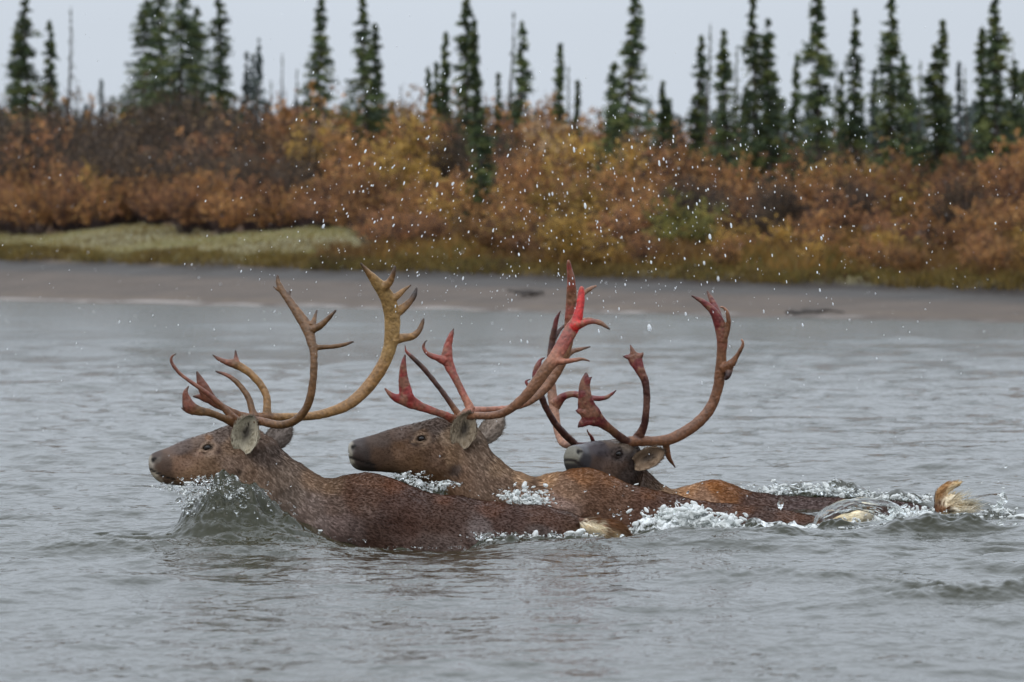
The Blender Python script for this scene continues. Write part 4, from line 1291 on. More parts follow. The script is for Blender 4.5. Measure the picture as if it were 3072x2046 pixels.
COL2 = pxcol([
    (1049, 1338, 11, (150, 149, 142)), (1049, 1362, 8, (140, 138, 130)), (1052, 1384, 9, (158, 156, 146)), (1064, 1404, 8, (96, 92, 88)), (1075, 1325, 14, (64, 58, 58)), (1085, 1365, 26, (58, 50, 48)), (1100, 1405, 22, (52, 46, 44)), (1140, 1320, 24, (78, 66, 60)), (1140, 1370, 28, (84, 66, 54)), (1160, 1405, 20, (96, 76, 60)), (1200, 1300, 20, (90, 74, 66)), (1210, 1350, 26, (108, 84, 66)),
    (1262, 1295, 9, (140, 112, 88)), (1264, 1314, 9, (46, 38, 34)), (1240, 1325, 10, (64, 50, 44)), (1270, 1332, 9, (132, 108, 88)), (1290, 1312, 10, (80, 64, 54)), (1255, 1280, 14, (86, 74, 66)), (1310, 1275, 20, (92, 80, 74)), (1300, 1380, 34, (104, 82, 66)), (1240, 1400, 30, (112, 88, 68)), (1340, 1310, 16, (140, 122, 104)), (1350, 1370, 22, (126, 104, 84)), (1290, 1440, 24, (132, 104, 78)), (1365, 1410, 14, (78, 66, 60)),
    (1430, 1300, 20, (116, 98, 82)), (1440, 1370, 30, (120, 98, 80)), (1410, 1440, 30, (126, 102, 84)), (1490, 1400, 20, (138, 112, 88)), (1500, 1470, 30, (118, 94, 76)), (1560, 1430, 16, (164, 134, 104)), (1640, 1435, 20, (168, 132, 96)), (1600, 1480, 30, (110, 84, 64)), (1560, 1500, 20, (140, 114, 96)), (1740, 1415, 30, (146, 98, 58)), (1700, 1470, 30, (138, 106, 82)), (1830, 1440, 20, (142, 94, 56)), (1820, 1500, 40, (116, 80, 56)), (1680, 1520, 30, (146, 118, 104)),
    (1950, 1480, 20, (120, 76, 46)), (1950, 1540, 40, (100, 66, 48)), (2099, 1510, 20, (116, 74, 48)), (2100, 1560, 40, (102, 70, 54)), (2230, 1530, 20, (118, 78, 54)), (2250, 1575, 30, (92, 66, 54)), (2380, 1550, 20, (110, 72, 50)), (2400, 1590, 20, (92, 64, 52)), (2470, 1575, 14, (130, 96, 68)), (2500, 1580, 10, (196, 172, 136))], face_marks((1264, 1314), (1056, 1340), M2, (158, 130, 106), (66, 52, 46)), ([1280, 1390, 1640, 1760, 2000], [.98, 1.40, 1.28, .80, .68]))
def flow2(p, n):
    px, _ = pix(p)
    k = np.clip((px - 1260) / 120, 0, 1)[:, None]; k2 = np.clip((px - 1520) / 150, 0, 1)[:, None]
    d = np.array([[1., 0, -.15]]) * (1 - k) + np.array([[.62, 0, -.75]]) * k
    return d * (1 - k2) + np.array([[1., 0, -.42]]) * k2
def len2(p, n):
    px, _ = pix(p)
    return np.interp(px, [1050, 1080, 1120, 1240, 1340, 1420, 1560, 1660, 1850, 2500], [.003, .005, .010, .015, .021, .026, .029, .024, .018, .016])
T2 = dict(secs=sx(20.68, [(2462, 1566, 2480, 1598, .03), (2490, 1556, 2505, 1600, .045), (2525, 1543, 2540, 1594, .05), (2560, 1533, 2572, 1582, .045), (2590, 1526, 2600, 1566, .03), (2610, 1532, 2613, 1545, .012)]),
          n=2600, flow=lambda p, n: np.tile(np.array([[.95, 0, .15]]), (len(p), 1)) + n * .1, len=lambda p, n: np.full(len(p), .045), lift=.10,
          col=pxcol([(2470, 1572, 10, (176, 144, 106)), (2500, 1575, 14, (236, 222, 190)), (2540, 1555, 18, (246, 238, 216)), (2590, 1542, 18, (248, 240, 222)), (2520, 1592, 10, (222, 200, 158)), (2570, 1572, 12, (238, 226, 198)), (2465, 1600, 8, (110, 80, 60))]))
E2 = [
    (P(1376, 1338, 20.665), P(1413, 1238, 20.60), (-.32, -.93, -.08), .112, .030, (164, 148, 126), (104, 90, 80), (46, 40, 36)),
    (P(1440, 1322, 20.80), P(1508, 1252, 20.90), (.25, .9, .1), .092, .02, (140, 130, 116), (128, 114, 102)),
]
bull2 = make_caribou('middle bull caribou with blood red antlers swimming between the other two', P(1750, 1570, D2), [sx(D2, HEAD2), sx(D2, NECK2)], H2,
    dict(eye=(1264, 1314), nostril=(1056, 1340), mouth=[(1052, 1372), (1062, 1376), (1074, 1380), (1088, 1385), (1104, 1390), (1120, 1394)], jaw=(1310, 1400), hollow=(1195, 1345),
         bumps=[(P(1700, 1510, 20.57), .11, -.02, (0, 1, 0)), (P(1790, 1490, 20.55), .12, .02, (0, -1, 0)), (P(2080, 1560, 20.54), .1, .02, (0, 1, 0)), (P(2250, 1560, 20.55), .11, .02, (0, -1, 0))]),
    COL2, flow2, len2, E2, T2, 70000, 61)
b2 = brancher(1020, 750, 2.1477, 720.0)
rd, rp, pk, bn, dk = (138, 50, 46), (138, 68, 56), (154, 98, 76), (122, 84, 60), (72, 45, 37)
vr = (186, 42, 38)
tubes_mesh('antler', [
    b2([(740, 1100, 20.70, 36, dk), (790, 1075, 20.67, 28, bn), (880, 1068, 20.60, 25, bn), (960, 1068, 20.55, 25, bn), (1050, 1050, 20.50, 27, bn), (1130, 1000, 20.46, 30, bn), (1210, 925, 20.44, 35, bn), (1280, 835, 20.43, 40, bn), (1335, 755, 20.43, 42, bn), (1385, 695, 20.44, 44, pk), (1440, 600, 20.46, 44, rp), (1490, 515, 20.48, 46, rp), (1525, 450, 20.49, 36, vr), (1545, 370, 20.50, 28, vr), (1555, 290, 20.51, 24, vr), (1557, 240, 20.51, 15, vr)]),
    b2([(1395, 712, 20.44, 34, pk), (1440, 718, 20.42, 20, pk), (1500, 712, 20.40, 15, pk), (1560, 703, 20.39, 11, bn), (1610, 716, 20.38, 5, dk)]),
    b2([(1500, 500, 20.48, 36, vr), (1550, 478, 20.46, 26, vr), (1620, 460, 20.44, 18, rp), (1680, 472, 20.43, 17, bn), (1738, 510, 20.42, 7, tip_)]),
    b2([(770, 1070, 20.69, 26, bn), (735, 1020, 20.68, 21, bn), (690, 955, 20.67, 18, dk), (620, 862, 20.66, 17, dk), (540, 765, 20.65, 17, dk), (470, 695, 20.64, 15, dk), (428, 655, 20.64, 9, rp), (418, 608, 20.64, 4, tip_)]),
    b2([(460, 700, 20.64, 9, dk), (456, 682, 20.64, 4, tip_)]),
    b2([(735, 1095, 20.68, 32, bn), (680, 1065, 20.65, 26, rp), (600, 1038, 20.62, 25, rp), (510, 1005, 20.60, 33, rp), (440, 965, 20.58, 50, rd), (420, 900, 20.58, 42, rd), (408, 820, 20.58, 32, rd), (408, 740, 20.58, 20, rd), (420, 676, 20.58, 6, dk)], .011),
    b2([(430, 970, 20.58, 44, rd), (370, 955, 20.58, 30, rd), (325, 930, 20.58, 17, rd), (289, 890, 20.58, 6, rd)], .011),
], bull2)
tubes_mesh('antler', [
    b2([(790, 1070, 20.78, 30, bn), (830, 1040, 20.82, 30, pk), (900, 1030, 20.90, 22, pk), (1000, 1026, 20.97, 20, pk), (1100, 1015, 21.03, 21, pk), (1210, 980, 21.08, 26, bn), (1310, 900, 21.11, 32, bn), (1385, 800, 21.12, 34, bn), (1435, 700, 21.12, 36, bn), (1465, 600, 21.11, 36, bn), (1480, 500, 21.10, 38, bn), (1484, 400, 21.09, 34, rp), (1490, 300, 21.08, 34, bn), (1490, 200, 21.06, 28, rp), (1478, 120, 21.04, 18, rd), (1471, 68, 21.03, 11, bn)]),
    b2([(1450, 680, 21.12, 32, bn), (1490, 655, 21.14, 20, bn), (1545, 640, 21.17, 14, bn), (1612, 623, 21.2, 6, tip_)]),
    b2([(1490, 470, 21.10, 30, bn), (1550, 455, 21.12, 17, pk), (1620, 450, 21.14, 14, bn), (1660, 462, 21.15, 6, tip_)]),
    b2([(1495, 330, 21.08, 26, bn), (1560, 285, 21.12, 18, bn), (1610, 250, 21.15, 14, bn), (1650, 231, 21.18, 8, bn)]),
    b2([(845, 1030, 20.83, 32, pk), (815, 970, 20.84, 26, pk), (780, 900, 20.85, 24, rp), (740, 820, 20.86, 26, rp), (705, 745, 20.87, 34, rp), (690, 690, 20.87, 38, rp), (698, 610, 20.88, 27, rp), (716, 550, 20.88, 16, rp), (734, 503, 20.88, 4, tip_)], .012),
    b2([(680, 715, 20.87, 34, rp), (625, 695, 20.87, 22, rp), (570, 672, 20.87, 15, rp), (540, 635, 20.87, 12, rp), (543, 600, 20.87, 8, dk), (562, 581, 20.87, 4, tip_)]),
], bull2)

# ============ the far bull (head turned to the camera) ============
D3 = 21.5
YAW, PIT = R(50), R(17)
F3 = np.array([-math.cos(YAW) * math.cos(PIT), -math.sin(YAW) * math.cos(PIT), math.sin(PIT)])
U3 = np.array([math.cos(YAW) * math.sin(PIT), math.sin(YAW) * math.sin(PIT), math.cos(PIT)])
L3 = np.array([math.sin(YAW), -math.cos(YAW), 0])
O3 = P(1855, 1405, 21.36)
def H3(px, py, l): return O3 + F3 * ((700 - px) / 720.) + U3 * ((1370 - py) / 720.) + L3 * l
def sec3(r):
    a, b = H3(r[0], r[1], 0), H3(r[2], r[3], 0)
    return (a + b) / 2, (a - b) / 2, L3 * r[4] * 1.05, 2.3
NECK3 = [(1868, 1350, 1862, 1440, .05, -.08), (1890, 1366, 1880, 1490, .07, -.05), (1925, 1395, 1905, 1560, .09, -.02), (1960, 1431, 1945, 1640, .11), (2000, 1460, 1990, 1720, .14), (2030, 1464, 2030, 1760, .165), (2068, 1454, 2070, 1790, .185), (2143, 1443, 2140, 1800, .20), (2184, 1449, 2184, 1800, .205), (2234, 1468, 2234, 1800, .21), (2278, 1480, 2278, 1800, .215), (2350, 1486, 2350, 1795, .215), (2447, 1490, 2447, 1790, .21), (2547, 1496, 2547, 1780, .2), (2650, 1501, 2650, 1750, .18), (2720, 1508, 2720, 1720, .15), (2775, 1522, 2775, 1680, .11), (2815, 1542, 2815, 1640, .06), (2830, 1562, 2830, 1610, .03)]
BODY3 = pxcol([(1900, 1400, 30, (66, 54, 48)), (1930, 1430, 20, (84, 68, 58)), (1960, 1460, 20, (92, 76, 64)), (2000, 1470, 20, (150, 124, 100)), (2060, 1465, 24, (186, 150, 116)), (2143, 1450, 24, (156, 108, 64)), (2100, 1500, 30, (160, 130, 108)), (2184, 1480, 24, (140, 98, 64)), (2234, 1475, 14, (118, 78, 48)), (2250, 1500, 24, (104, 76, 64)), (2350, 1495, 20, (96, 70, 60)), (2400, 1530, 30, (104, 82, 76)), (2550, 1505, 20, (100, 70, 60)), (2600, 1530, 30, (92, 68, 60)), (2720, 1515, 16, (92, 62, 54)), (2790, 1540, 20, (88, 60, 50))], (), ([2100, 2250], [.95, .70]))
MARK3 = face_marks((624, 1341), (456, 1378), [(449, 1408), (452, 1410), (462, 1414), (474, 1420), (488, 1427), (504, 1433)], (70, 56, 50), (40, 33, 31))
HC3 = [(450, 1385, 14, (118, 115, 104)), (460, 1370, 10, (106, 102, 94)), (450, 1405, 9, (116, 112, 100)), (478, 1362, 16, (86, 84, 86)), (490, 1400, 22, (48, 44, 46)), (470, 1438, 16, (56, 54, 52)), (540, 1345, 26, (66, 58, 60)), (545, 1400, 30, (72, 56, 48)), (590, 1430, 30, (88, 68, 56)), (610, 1310, 14, (98, 82, 72)), (624, 1342, 10, (34, 28, 28)), (640, 1365, 14, (84, 66, 56)), (660, 1300, 20, (104, 90, 78)), (690, 1340, 24, (60, 50, 46)), (690, 1410, 30, (64, 52, 46)), (740, 1300, 30, (88, 74, 64)), (740, 1400, 30, (52, 44, 40))]
def COL3(p):
    p = np.asarray(p)
    q = p - O3
    hx = 700 - (q @ F3) * 720; hy = 1370 - (q @ U3) * 720; l = q @ L3
    k = np.clip((745 - hx) / 60, 0, 1) * np.clip((.16 - np.abs(l)) / .03, 0, 1) * np.clip((1540 - hy) / 60, 0, 1)
    u = np.stack([hx, hy], -1)
    return spots(rbf_color(u, HC3) * 1.08, u, MARK3) * k[:, None] + BODY3(p) * (1 - k[:, None])
def flow3(p, n):
    px, _ = pix(p)
    hu = (p - O3) @ F3
    k = np.clip((hu + .02) / .08, 0, 1)[:, None]; k2 = np.clip((px - 1990) / 100, 0, 1)[:, None]
    return (-F3[None] * k + np.array([[.62, 0, -.75]]) * (1 - k)) * (1 - k2) + np.array([[1., 0, -.42]]) * k2
def len3(p, n):
    hu = (p - O3) @ F3
    return np.interp(hu, [-.5, -.2, -.05, .08, .2, .3], [.018, .024, .020, .015, .010, .004])
TUFT3 = [(P(x0, y0, 21.47 + k), P(x1, y1, 21.45 + k), r0) for x0, y0, x1, y1, r0, k in [
    (2836, 1500, 2908, 1513, .017, 0), (2836, 1512, 2924, 1527, .019, .01), (2836, 1524, 2914, 1540, .020, -.02), (2838, 1538, 2922, 1552, .020, .01), (2840, 1550, 2905, 1562, .018, -.02), (2846, 1520, 2898, 1550, .018, -.04), (2846, 1490, 2884, 1500, .014, 0)]]
T3 = dict(tufts=TUFT3, secs=[(lambda a, b, w: ((a + b) / 2, (a - b) / 2, np.array([0, w, 0]), 2.0))(P(*q[:2], 21.5), P(*q[2:4], 21.5), q[4]) for q in
                [(2806, 1590, 2864, 1584, .04), (2804, 1552, 2860, 1556, .05), (2804, 1515, 2848, 1526, .045), (2806, 1484, 2838, 1500, .036), (2816, 1462, 2842, 1484, .028), (2840, 1448, 2858, 1470, .02), (2868, 1444, 2876, 1458, .012), (2886, 1444, 2888, 1449, .005)]],
          n=1500, flow=lambda p, n: np.where((p[:, 2] > P(0, 1500, 21.5)[2])[:, None], np.array([[.7, 0, .5]]), np.where((pix(p)[0] > 2832)[:, None], np.array([[1., -.1, .05]]), np.array([[.35, 0, 1.]]))),
          len=lambda p, n: np.where((pix(p)[0] > 2832) & (pix(p)[1] > 1495), .085, .03), lift=.12,
          col=pxcol([(2808, 1480, 12, (150, 112, 72)), (2808, 1540, 14, (112, 74, 50)), (2830, 1455, 12, (162, 122, 78)), (2880, 1445, 10, (196, 168, 124)), (2850, 1475, 9, (214, 194, 158)), (2845, 1510, 10, (222, 206, 176)), (2862, 1545, 14, (232, 220, 198)), (2830, 1530, 9, (130, 94, 64)), (2835, 1575, 10, (96, 66, 50)), (2880, 1515, 16, (240, 230, 208)), (2900, 1530, 26, (242, 234, 216)), (2890, 1555, 20, (240, 230, 210))]))
E3 = [
    (P(1900, 1396, 21.30), P(1994, 1352, 21.24), (-.25, -.9, .12), .088, .024, (138, 116, 94), (64, 54, 50), (58, 48, 42)),
    (H3(735, 1300, -.07), H3(800, 1285, -.19), F3 * .6 + np.array([0, 0, .2]), .09, .02, (120, 100, 84), (60, 50, 46)),
]
bull3 = make_caribou('far bull caribou with its dark head turned toward the camera and dark red antlers', P(2200, 1545, D3), [[sec3(r) for r in HEAD1], sx(D3, NECK3)], H3,
    dict(eye=(624, 1341), nostril=(456, 1378), mouth=[(449, 1408), (452, 1410), (462, 1414), (474, 1420), (488, 1427), (504, 1433)], jaw=(690, 1415), hollow=(565, 1375)),
    COL3, flow3, len3, E3, T3, 52000, 81)
b3 = brancher(1550, 850, 2.4125, 720.0)
c3, c3r, c3d, c3t, c3p = (112, 74, 50), (106, 46, 44), (70, 40, 34), (58, 38, 35), (150, 106, 82)
tubes_mesh('antler', [
    b3([(770, 1165, 21.34, 40, c3d), (820, 1145, 21.34, 40, c3), (900, 1140, 21.35, 40, c3), (1000, 1142, 21.37, 36, c3), (1100, 1130, 21.40, 42, c3), (1200, 1085, 21.42, 43, c3), (1310, 1010, 21.43, 42, c3), (1400, 905, 21.44, 40, c3), (1450, 780, 21.44, 38, c3), (1475, 640, 21.43, 42, c3), (1483, 500, 21.42, 36, c3), (1488, 400, 21.41, 42, c3r), (1470, 300, 21.40, 44, c3r), (1425, 205, 21.39, 32, c3r), (1350, 135, 21.38, 22, c3r), (1264, 88, 21.37, 7, c3t)]),
    b3([(1465, 290, 21.40, 38, c3r), (1440, 190, 21.42, 30, c3r), (1408, 115, 21.43, 20, c3r), (1378, 54, 21.44, 7, c3t)]),
    b3([(1490, 420, 21.41, 30, c3), (1525, 340, 21.40, 20, c3), (1535, 265, 21.39, 17, c3), (1520, 205, 21.38, 14, c3p), (1495, 175, 21.37, 10, c3p), (1467, 172, 21.36, 5, c3p)]),
    b3([(1490, 620, 21.42, 40, c3), (1545, 590, 21.40, 34, c3), (1585, 540, 21.39, 20, c3), (1620, 480, 21.38, 15, c3), (1638, 435, 21.37, 12, c3p), (1626, 404, 21.37, 6, c3p)]),
    b3([(1535, 620, 21.41, 34, c3), (1532, 660, 21.40, 24, c3t), (1512, 695, 21.40, 12, c3t)]),
    b3([(1075, 1140, 21.40, 34, c3), (1087, 1200, 21.42, 24, c3), (1105, 1265, 21.44, 18, c3), (1150, 1336, 21.46, 5, c3t)]),
    b3([(870, 1125, 21.35, 40, c3d), (915, 1050, 21.33, 31, c3d), (935, 950, 21.31, 26, c3d), (942, 830, 21.30, 26, c3d), (932, 720, 21.29, 28, c3d), (895, 630, 21.28, 36, c3r), (862, 560, 21.28, 52, c3r), (845, 520, 21.28, 46, c3r)], .012),
    b3([(850, 530, 21.28, 36, c3r), (835, 480, 21.28, 16, c3r), (822, 445, 21.28, 6, c3t)], .010),
    b3([(850, 540, 21.28, 40, c3r), (805, 533, 21.28, 20, c3r), (768, 528, 21.28, 5, c3t)], .010),
    b3([(865, 545, 21.28, 40, c3r), (900, 520, 21.28, 20, c3r), (917, 498, 21.28, 5, c3t)], .010),
    b3([(800, 1150, 21.33, 34, c3d), (740, 1105, 21.28, 32, c3d), (670, 1050, 21.23, 32, c3), (610, 1005, 21.19, 44, c3r), (555, 965, 21.16, 72, c3r), (510, 900, 21.15, 70, c3r), (495, 820, 21.14, 52, c3r), (492, 740, 21.14, 42, c3r), (500, 685, 21.14, 28, c3r), (503, 645, 21.14, 6, c3t)], .010),
    b3([(505, 720, 21.14, 34, c3r), (525, 695, 21.14, 16, c3r), (547, 674, 21.14, 4, c3t)], .009),
    b3([(540, 970, 21.16, 50, c3r), (480, 1010, 21.16, 34, c3r), (445, 1040, 21.16, 8, c3t)], .010),
    b3([(500, 930, 21.15, 40, c3r), (450, 925, 21.15, 22, c3r), (426, 920, 21.15, 5, c3t)], .010),
], bull3)
tubes_mesh('antler', [
    b3([(600, 1180, 21.42, 30, c3d), (450, 1175, 21.52, 28, c3d), (350, 1165, 21.60, 28, c3p), (310, 1110, 21.66, 29, c3p), (285, 1000, 21.71, 32, c3p), (268, 880, 21.75, 36, c3p), (252, 760, 21.78, 34, c3), (240, 640, 21.80, 28, c3d), (245, 520, 21.80, 26, c3d), (258, 420, 21.80, 26, c3d), (272, 340, 21.79, 22, c3d), (290, 255, 21.78, 15, c3r), (318, 198, 21.77, 5, c3t)]),
    b3([(265, 410, 21.80, 22, c3d), (305, 345, 21.82, 15, c3d), (358, 292, 21.84, 7, c3t)]),
    b3([(280, 880, 21.74, 46, c3p), (330, 825, 21.72, 30, c3r), (400, 802, 21.70, 25, c3r), (480, 815, 21.68, 24, c3r), (560, 832, 21.66, 20, c3r), (640, 828, 21.64, 17, c3r), (690, 800, 21.63, 11, c3r), (721, 772, 21.62, 4, c3t)]),
    b3([(420, 1160, 21.52, 28, c3d), (340, 1085, 21.46, 27, c3d), (270, 1000, 21.42, 25, c3d), (215, 905, 21.39, 24, c3d), (180, 820, 21.37, 27, c3d), (155, 740, 21.36, 34, c3r), (148, 660, 21.36, 36, c3r), (155, 600, 21.36, 26, c3r), (175, 555, 21.36, 12, c3r), (205, 537, 21.36, 4, c3t)], .012),
    b3([(180, 830, 21.37, 22, c3d), (120, 765, 21.36, 17, c3d), (80, 735, 21.36, 13, c3r), (68, 708, 21.36, 9, c3r), (102, 692, 21.36, 4, c3t)]),
    b3([(560, 1165, 21.44, 18, c3d), (540, 1110, 21.40, 12, c3r), (515, 1075, 21.38, 8, c3r), (510, 1050, 21.37, 4, c3t)]),
], bull3)

# ------------------------------------------------------------------ splashes, droplets, snow
ICO = None
def ico():
    g = (1 + 5 ** .5) / 2
    v = unit(np.array([(-1, g, 0), (1, g, 0), (-1, -g, 0), (1, -g, 0), (0, -1, g), (0, 1, g), (0, -1, -g), (0, 1, -g), (g, 0, -1), (g, 0, 1), (-g, 0, -1), (-g, 0, 1)], float))
    f = [(0, 11, 5), (0, 5, 1), (0, 1, 7), (0, 7, 10), (0, 10, 11), (1, 5, 9), (5, 11, 4), (11, 10, 2), (10, 7, 6), (7, 1, 8), (3, 9, 4), (3, 4, 2), (3, 2, 6), (3, 6, 8), (3, 8, 9), (4, 9, 5), (2, 4, 11), (6, 2, 10), (8, 6, 7), (9, 8, 1)]
    v = list(map(np.array, v)); cache = {}; f2 = []
    def midp(a, b):
        k = (min(a, b), max(a, b))
        if k not in cache: cache[k] = len(v); v.append(unit(v[a] + v[b]))
        return cache[k]
    for a, b, c in f:
        x, y, z = midp(a, b), midp(b, c), midp(c, a)
        f2 += [(a, x, z), (b, y, x), (c, z, y), (x, y, z)]
    return np.array(v), np.array(f2)
IV, IF = ico()
def balls(p, r, stretch=None, jit=0.0, seed=0):
    """many small lumpy drops in one mesh; stretch = (n,3) extra half-axis"""
    g = np.random.default_rng(seed)
    n = len(p)
    v = IV[None] * r[:, None, None] * (1 + jit * g.normal(size=(n, len(IV), 1)))
    if stretch is not None:
        v = v + (IV @ np.eye(3))[None] * 0 + ((IV[None] * unit(stretch)[:, None]).sum(-1, keepdims=True)) * stretch[:, None]
    v = v + p[:, None]
    f = IF[None] + (np.arange(n) * len(IV))[:, None, None]
    return v.reshape(-1, 3), f.reshape(-1, 3)

SPL = [
    (585, 1466, 19.60, 26, 18, 100, .0030, .3), (650, 1455, 19.52, 44, 14, 130, .0030, .3), (720, 1478, 19.55, 46, 12, 90, .0030, .3), (620, 1490, 19.48, 60, 22, 90, .0026, .2), (700, 1520, 19.4, 60, 22, 40, .0026, .2), (565, 1492, 19.6, 12, 14, 60, .0034, .3), (830, 1520, 19.6, 40, 12, 50, .003, .2),  # photo column, row, distance, spread x px, spread y px, drops, mean radius (m), white share
    (600, 1462, 19.70, 34, 18, 90, .0036, .35), (655, 1442, 19.70, 34, 10, 80, .0036, .4), (740, 1474, 19.68, 40, 14, 80, .0034, .35), (552, 1500, 19.68, 14, 22, 60, .0036, .3), (640, 1500, 19.6, 60, 22, 90, .004, .2), (500, 1462, 19.95, 26, 4, 26, .004, .4),
    (1230, 1436, 20.45, 34, 8, 80, .004, .5), (1300, 1456, 20.42, 40, 10, 110, .004, .5), (1560, 1492, 20.42, 40, 16, 170, .0042, .8), (1610, 1504, 20.42, 26, 8, 90, .004, .8), (1545, 1480, 20.40, 12, 12, 30, .004, .6),
    (1950, 1592, 20.22, 40, 10, 120, .005, .8), (2010, 1572, 20.25, 40, 18, 330, .0055, .85), (2080, 1562, 20.25, 34, 20, 330, .006, .85), (2150, 1575, 20.25, 40, 14, 230, .0055, .85), (2005, 1540, 20.27, 12, 12, 36, .004, .6), (2200, 1592, 20.2, 40, 7, 110, .005, .8),
    (2330, 1596, 20.15, 60, 8, 150, .005, .75), (2450, 1600, 20.1, 50, 7, 120, .005, .7), (2560, 1592, 20.35, 50, 9, 150, .005, .8), (2660, 1560, 20.6, 40, 16, 190, .005, .8), (2735, 1545, 20.8, 40, 12, 160, .005, .8), (2780, 1545, 21.0, 12, 14, 60, .005, .6),
    (2340, 1474, 21.75, 60, 12, 170, .0045, .6), (2480, 1474, 21.75, 44, 12, 170, .0045, .6), (2560, 1480, 21.75, 40, 8, 90, .0045, .6), (2420, 1462, 21.75, 90, 18, 40, .003, .5), (2700, 1492, 21.7, 50, 7, 70, .0045, .6), (2770, 1497, 21.6, 20, 7, 40, .0045, .6),
    (3003, 1512, 21.2, 6, 20, 40, .0045, .5), (3008, 1540, 21.2, 18, 8, 70, .005, .7), (2975, 1535, 21.2, 10, 10, 26, .0045, .6), (2960, 1550, 21.1, 40, 5, 60, .0045, .7), (2990, 1440, 21.3, 40, 30, 14, .003, .4),
    (1490, 1606, 19.72, 34, 6, 50, .0034, .4), (1435, 1612, 19.72, 18, 6, 34, .0034, .4), (1250, 1644, 19.74, 110, 2.0, 46, .0030, .3), (1060, 1622, 19.78, 60, 7, 30, .003, .3), (1740, 1606, 19.72, 40, 7, 80, .0045, .6), (1830, 1630, 19.7, 60, 5, 90, .0045, .7), (1650, 1609, 19.75, 70, 2.5, 60, .004, .5),
    (2105, 1470, 20.4, 160, 40, 30, .003, .4), (1900, 1540, 20.3, 60, 14, 20, .004, .5), (2660, 1640, 19.9, 60, 8, 50, .004, .7), (2790, 1618, 20.0, 60, 5, 80, .0045, .7), (3000, 1640, 19.8, 60, 8, 80, .0045, .7),
]
gs = np.random.default_rng(5)
pc, rc, pw_, rw = [], [], [], []
for px, py, d, sxp, syp, cnt, rad, wh in SPL:
    if d < 19.75 and px < 900: wh *= .4; cnt *= .62
    for i in range(int(cnt * 1.9)):
        q = P(px + gs.normal() * sxp, py + gs.normal() * syp, d + gs.normal() * .04)
        r_ = rad * gs.lognormal(-.42, .5)
        if gs.random() < wh: pw_.append(q); rw.append(r_)
        else: pc.append(q); rc.append(r_)
def surf_filter(p, r):
    p = np.array(p); r = np.array(r)
    h = water_height(p[:, 0], p[:, 1])
    p[:, 2] = np.maximum(p[:, 2], h + r * gs.uniform(-.3, .6, len(r)))
    return p, r
p_, r_ = surf_filter(pc, rc)
v, f = balls(p_, r_ * 1.15, gs.normal(size=(len(r_), 3)) * [1.4, .6, .8] * (r_ * .8)[:, None], .08, 1)
v, f = remesh(v, [tuple(q) for q in f], .0034, 3, .6)
tag(link('splash_drops', mesh_np('splash_drops', v, f, True), None, M_drop), 'clear drops thrown up round the swimming caribou', 'splash', kind='stuff')
p_, r_ = surf_filter(pw_, rw)
v, f = balls(p_, r_ * 1.1, gs.normal(size=(len(r_), 3)) * [1.4, .6, .8] * (r_ * .7)[:, None], .15, 2)
v, f = remesh(v, [tuple(q) for q in f], .0036, 3, .6)
tag(link('splash_froth', mesh_np('splash_froth', v, f, True), None, M_froth), 'white froth churned up along the flanks and rumps', 'splash', kind='stuff')

# clear sheet of water pouring over the middle bull's rump
top = catmull(np.array([(2436, 1592), (2446, 1550), (2478, 1520), (2530, 1500), (2590, 1492), (2650, 1498), (2695, 1514), (2736, 1560)], float), 8)
low = catmull(np.array([(2440, 1596), (2464, 1574), (2500, 1554), (2540, 1541), (2580, 1530), (2630, 1546), (2680, 1572), (2730, 1590)], float), 8)
nu, nv = len(top), 22
vt = []
for layer in (0, 1):
    for i in range(nu):
        for j in range(nv):
            k = j / (nv - 1)
            q = top[i] * (1 - k) + low[i] * k
            d = 20.46 - .035 * math.sin(k * math.pi) - (0 if layer else .006 * math.sin(k * math.pi) * min(1, i / 6, (nu - 1 - i) / 6))
            vt.append(P(q[0], q[1] , d))
vt = np.array(vt)
v0 = np.vstack([vt[nu * nv:], vt[nu * nv:]])
w = (vnoise(v0 * [22, 30, 40], 3) - .5) * .030 + (vnoise(v0 * [70, 60, 110], 4) - .5) * .012
vt[:, 1] -= w; vt[:, 2] += w * .35
N = nu * nv; fs = []
for i in range(nu - 1):
    for j in range(nv - 1):
        a = i * nv + j
        fs.append((a, a + nv, a + nv + 1, a + 1)); fs.append((N + a, N + a + 1, N + a + nv + 1, N + a + nv))
rim = [j for j in range(nv)] + [i * nv + nv - 1 for i in range(1, nu)] + [(nu - 1) * nv + j for j in range(nv - 2, -1, -1)] + [i * nv for i in range(nu - 2, 0, -1)]
for a, b2 in zip(rim, rim[1:] + rim[:1]): fs.append((a, N + a, N + b2, b2))
tri = np.array([(q[0], q[1], q[2]) for q in fs] + [(q[0], q[2], q[3]) for q in fs]); vc = vt - vt.mean(0)
if (np.cross(vc[tri[:, 0]], vc[tri[:, 1]]) * vc[tri[:, 2]]).sum() < 0: fs = [q[::-1] for q in fs]
tag(link('splash_sheet', mesh_np('splash_sheet', vt, fs, True), None, M_drop), 'clear arched sheet of water spilling over the pale rump of the middle bull', 'splash')
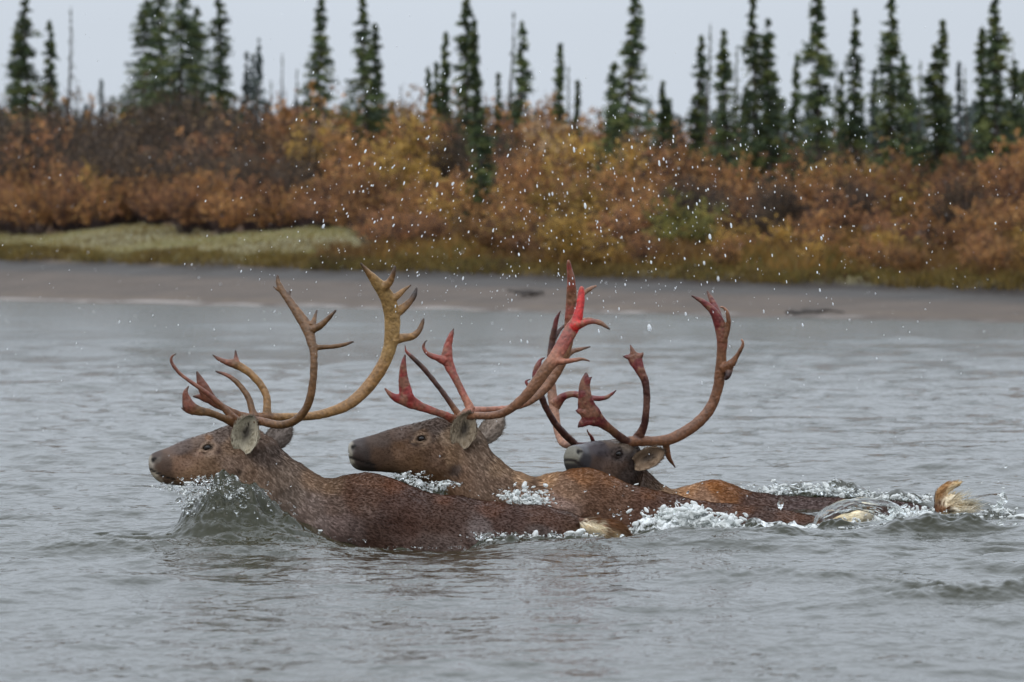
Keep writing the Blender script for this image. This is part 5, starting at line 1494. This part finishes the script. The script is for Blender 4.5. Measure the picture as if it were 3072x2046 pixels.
# two heavier lobes of thrown water
def lobe(px, py, d, rx, ry, seed, lab):
    v, f = blob((0, 0, 0), (1, 1, 1), 14)
    k = 1 + (vnoise(v * 2.2 + seed, seed) - .5) * .9 + (vnoise(v * 5 + seed, seed + 1) - .5) * .4
    v = v * k[:, None] * np.array([rx, rx * .7, ry]) / 720. + P(px, py, d)
    tag(link('splash_lobe', mesh_np('splash_lobe', v, f, True), None, M_drop), lab, 'splash')
lobe(2107, 1552, 20.22, 20, 15, 3, 'rounded clear lobe of water standing above the white froth at the flank')
lobe(2342, 1512, 20.36, 7, 18, 8, 'small upright tongue of water in front of the far bull\'s back')
lobe(2790, 1545, 20.95, 15, 18, 12, 'clear lump of water left of the raised tail')

# falling sleet and shaken off spray
g2 = np.random.default_rng(17)
n = 3800
d = 15.0 + 55 * g2.random(n) ** .9
pxx = g2.uniform(-1200, 4300, n)
pyy = g2.uniform(-500, 1500, n)
p = np.array([P(a, b, c) for a, b, c in zip(pxx, pyy, d)])
r_ = .0013 * g2.lognormal(0, .35, n) * (d / 20) ** .35
n2 = 1150                                                     # denser spray above the shaken antlers
d2 = g2.normal(20.6, 1.6, n2)
px2 = np.where(g2.random(n2) < .45, g2.normal(1350, 330, n2), g2.normal(2050, 380, n2)); py2 = g2.normal(620, 210, n2)
p2 = np.array([P(a, b, c) for a, b, c in zip(px2, py2, d2)])
r2 = .0014 * g2.lognormal(.05, .50, n2)
n3 = 26
p3 = np.array([P(a, b, c) for a, b, c in zip(g2.uniform(900, 2600, n3), g2.uniform(380, 1000, n3), g2.normal(20.4, .8, n3))]); r3 = .0030 * g2.lognormal(0, .2, n3)
pa = np.vstack([p, p2, p3]); ra = np.concatenate([r_, r2, r3])
ok = (pa[:, 2] > .25) & ~((np.arange(len(pa)) >= n) & (pix(pa)[1] > 1080 + 90 * g2.normal(size=len(pa))))
pa, ra = pa[ok], ra[ok]
st = np.tile(np.array([[.35, 0, .94]]), (len(pa), 1)) + g2.normal(size=(len(pa), 3)) * .12
st[:, 0] = np.where(pa[:, 0] / pa[:, 1] > .0, -.12 * np.sign(st[:, 0]), st[:, 0])
st = unit(st) * (ra * g2.uniform(.6, 1.8, len(ra)))[:, None]
v, f = balls(pa, ra, st, .10, 9)
tag(link('snowfall', mesh_np('snowfall', v, f, True), None, M_snow), 'wet snow flakes and spray falling through the air over the river', 'snow', kind='stuff')
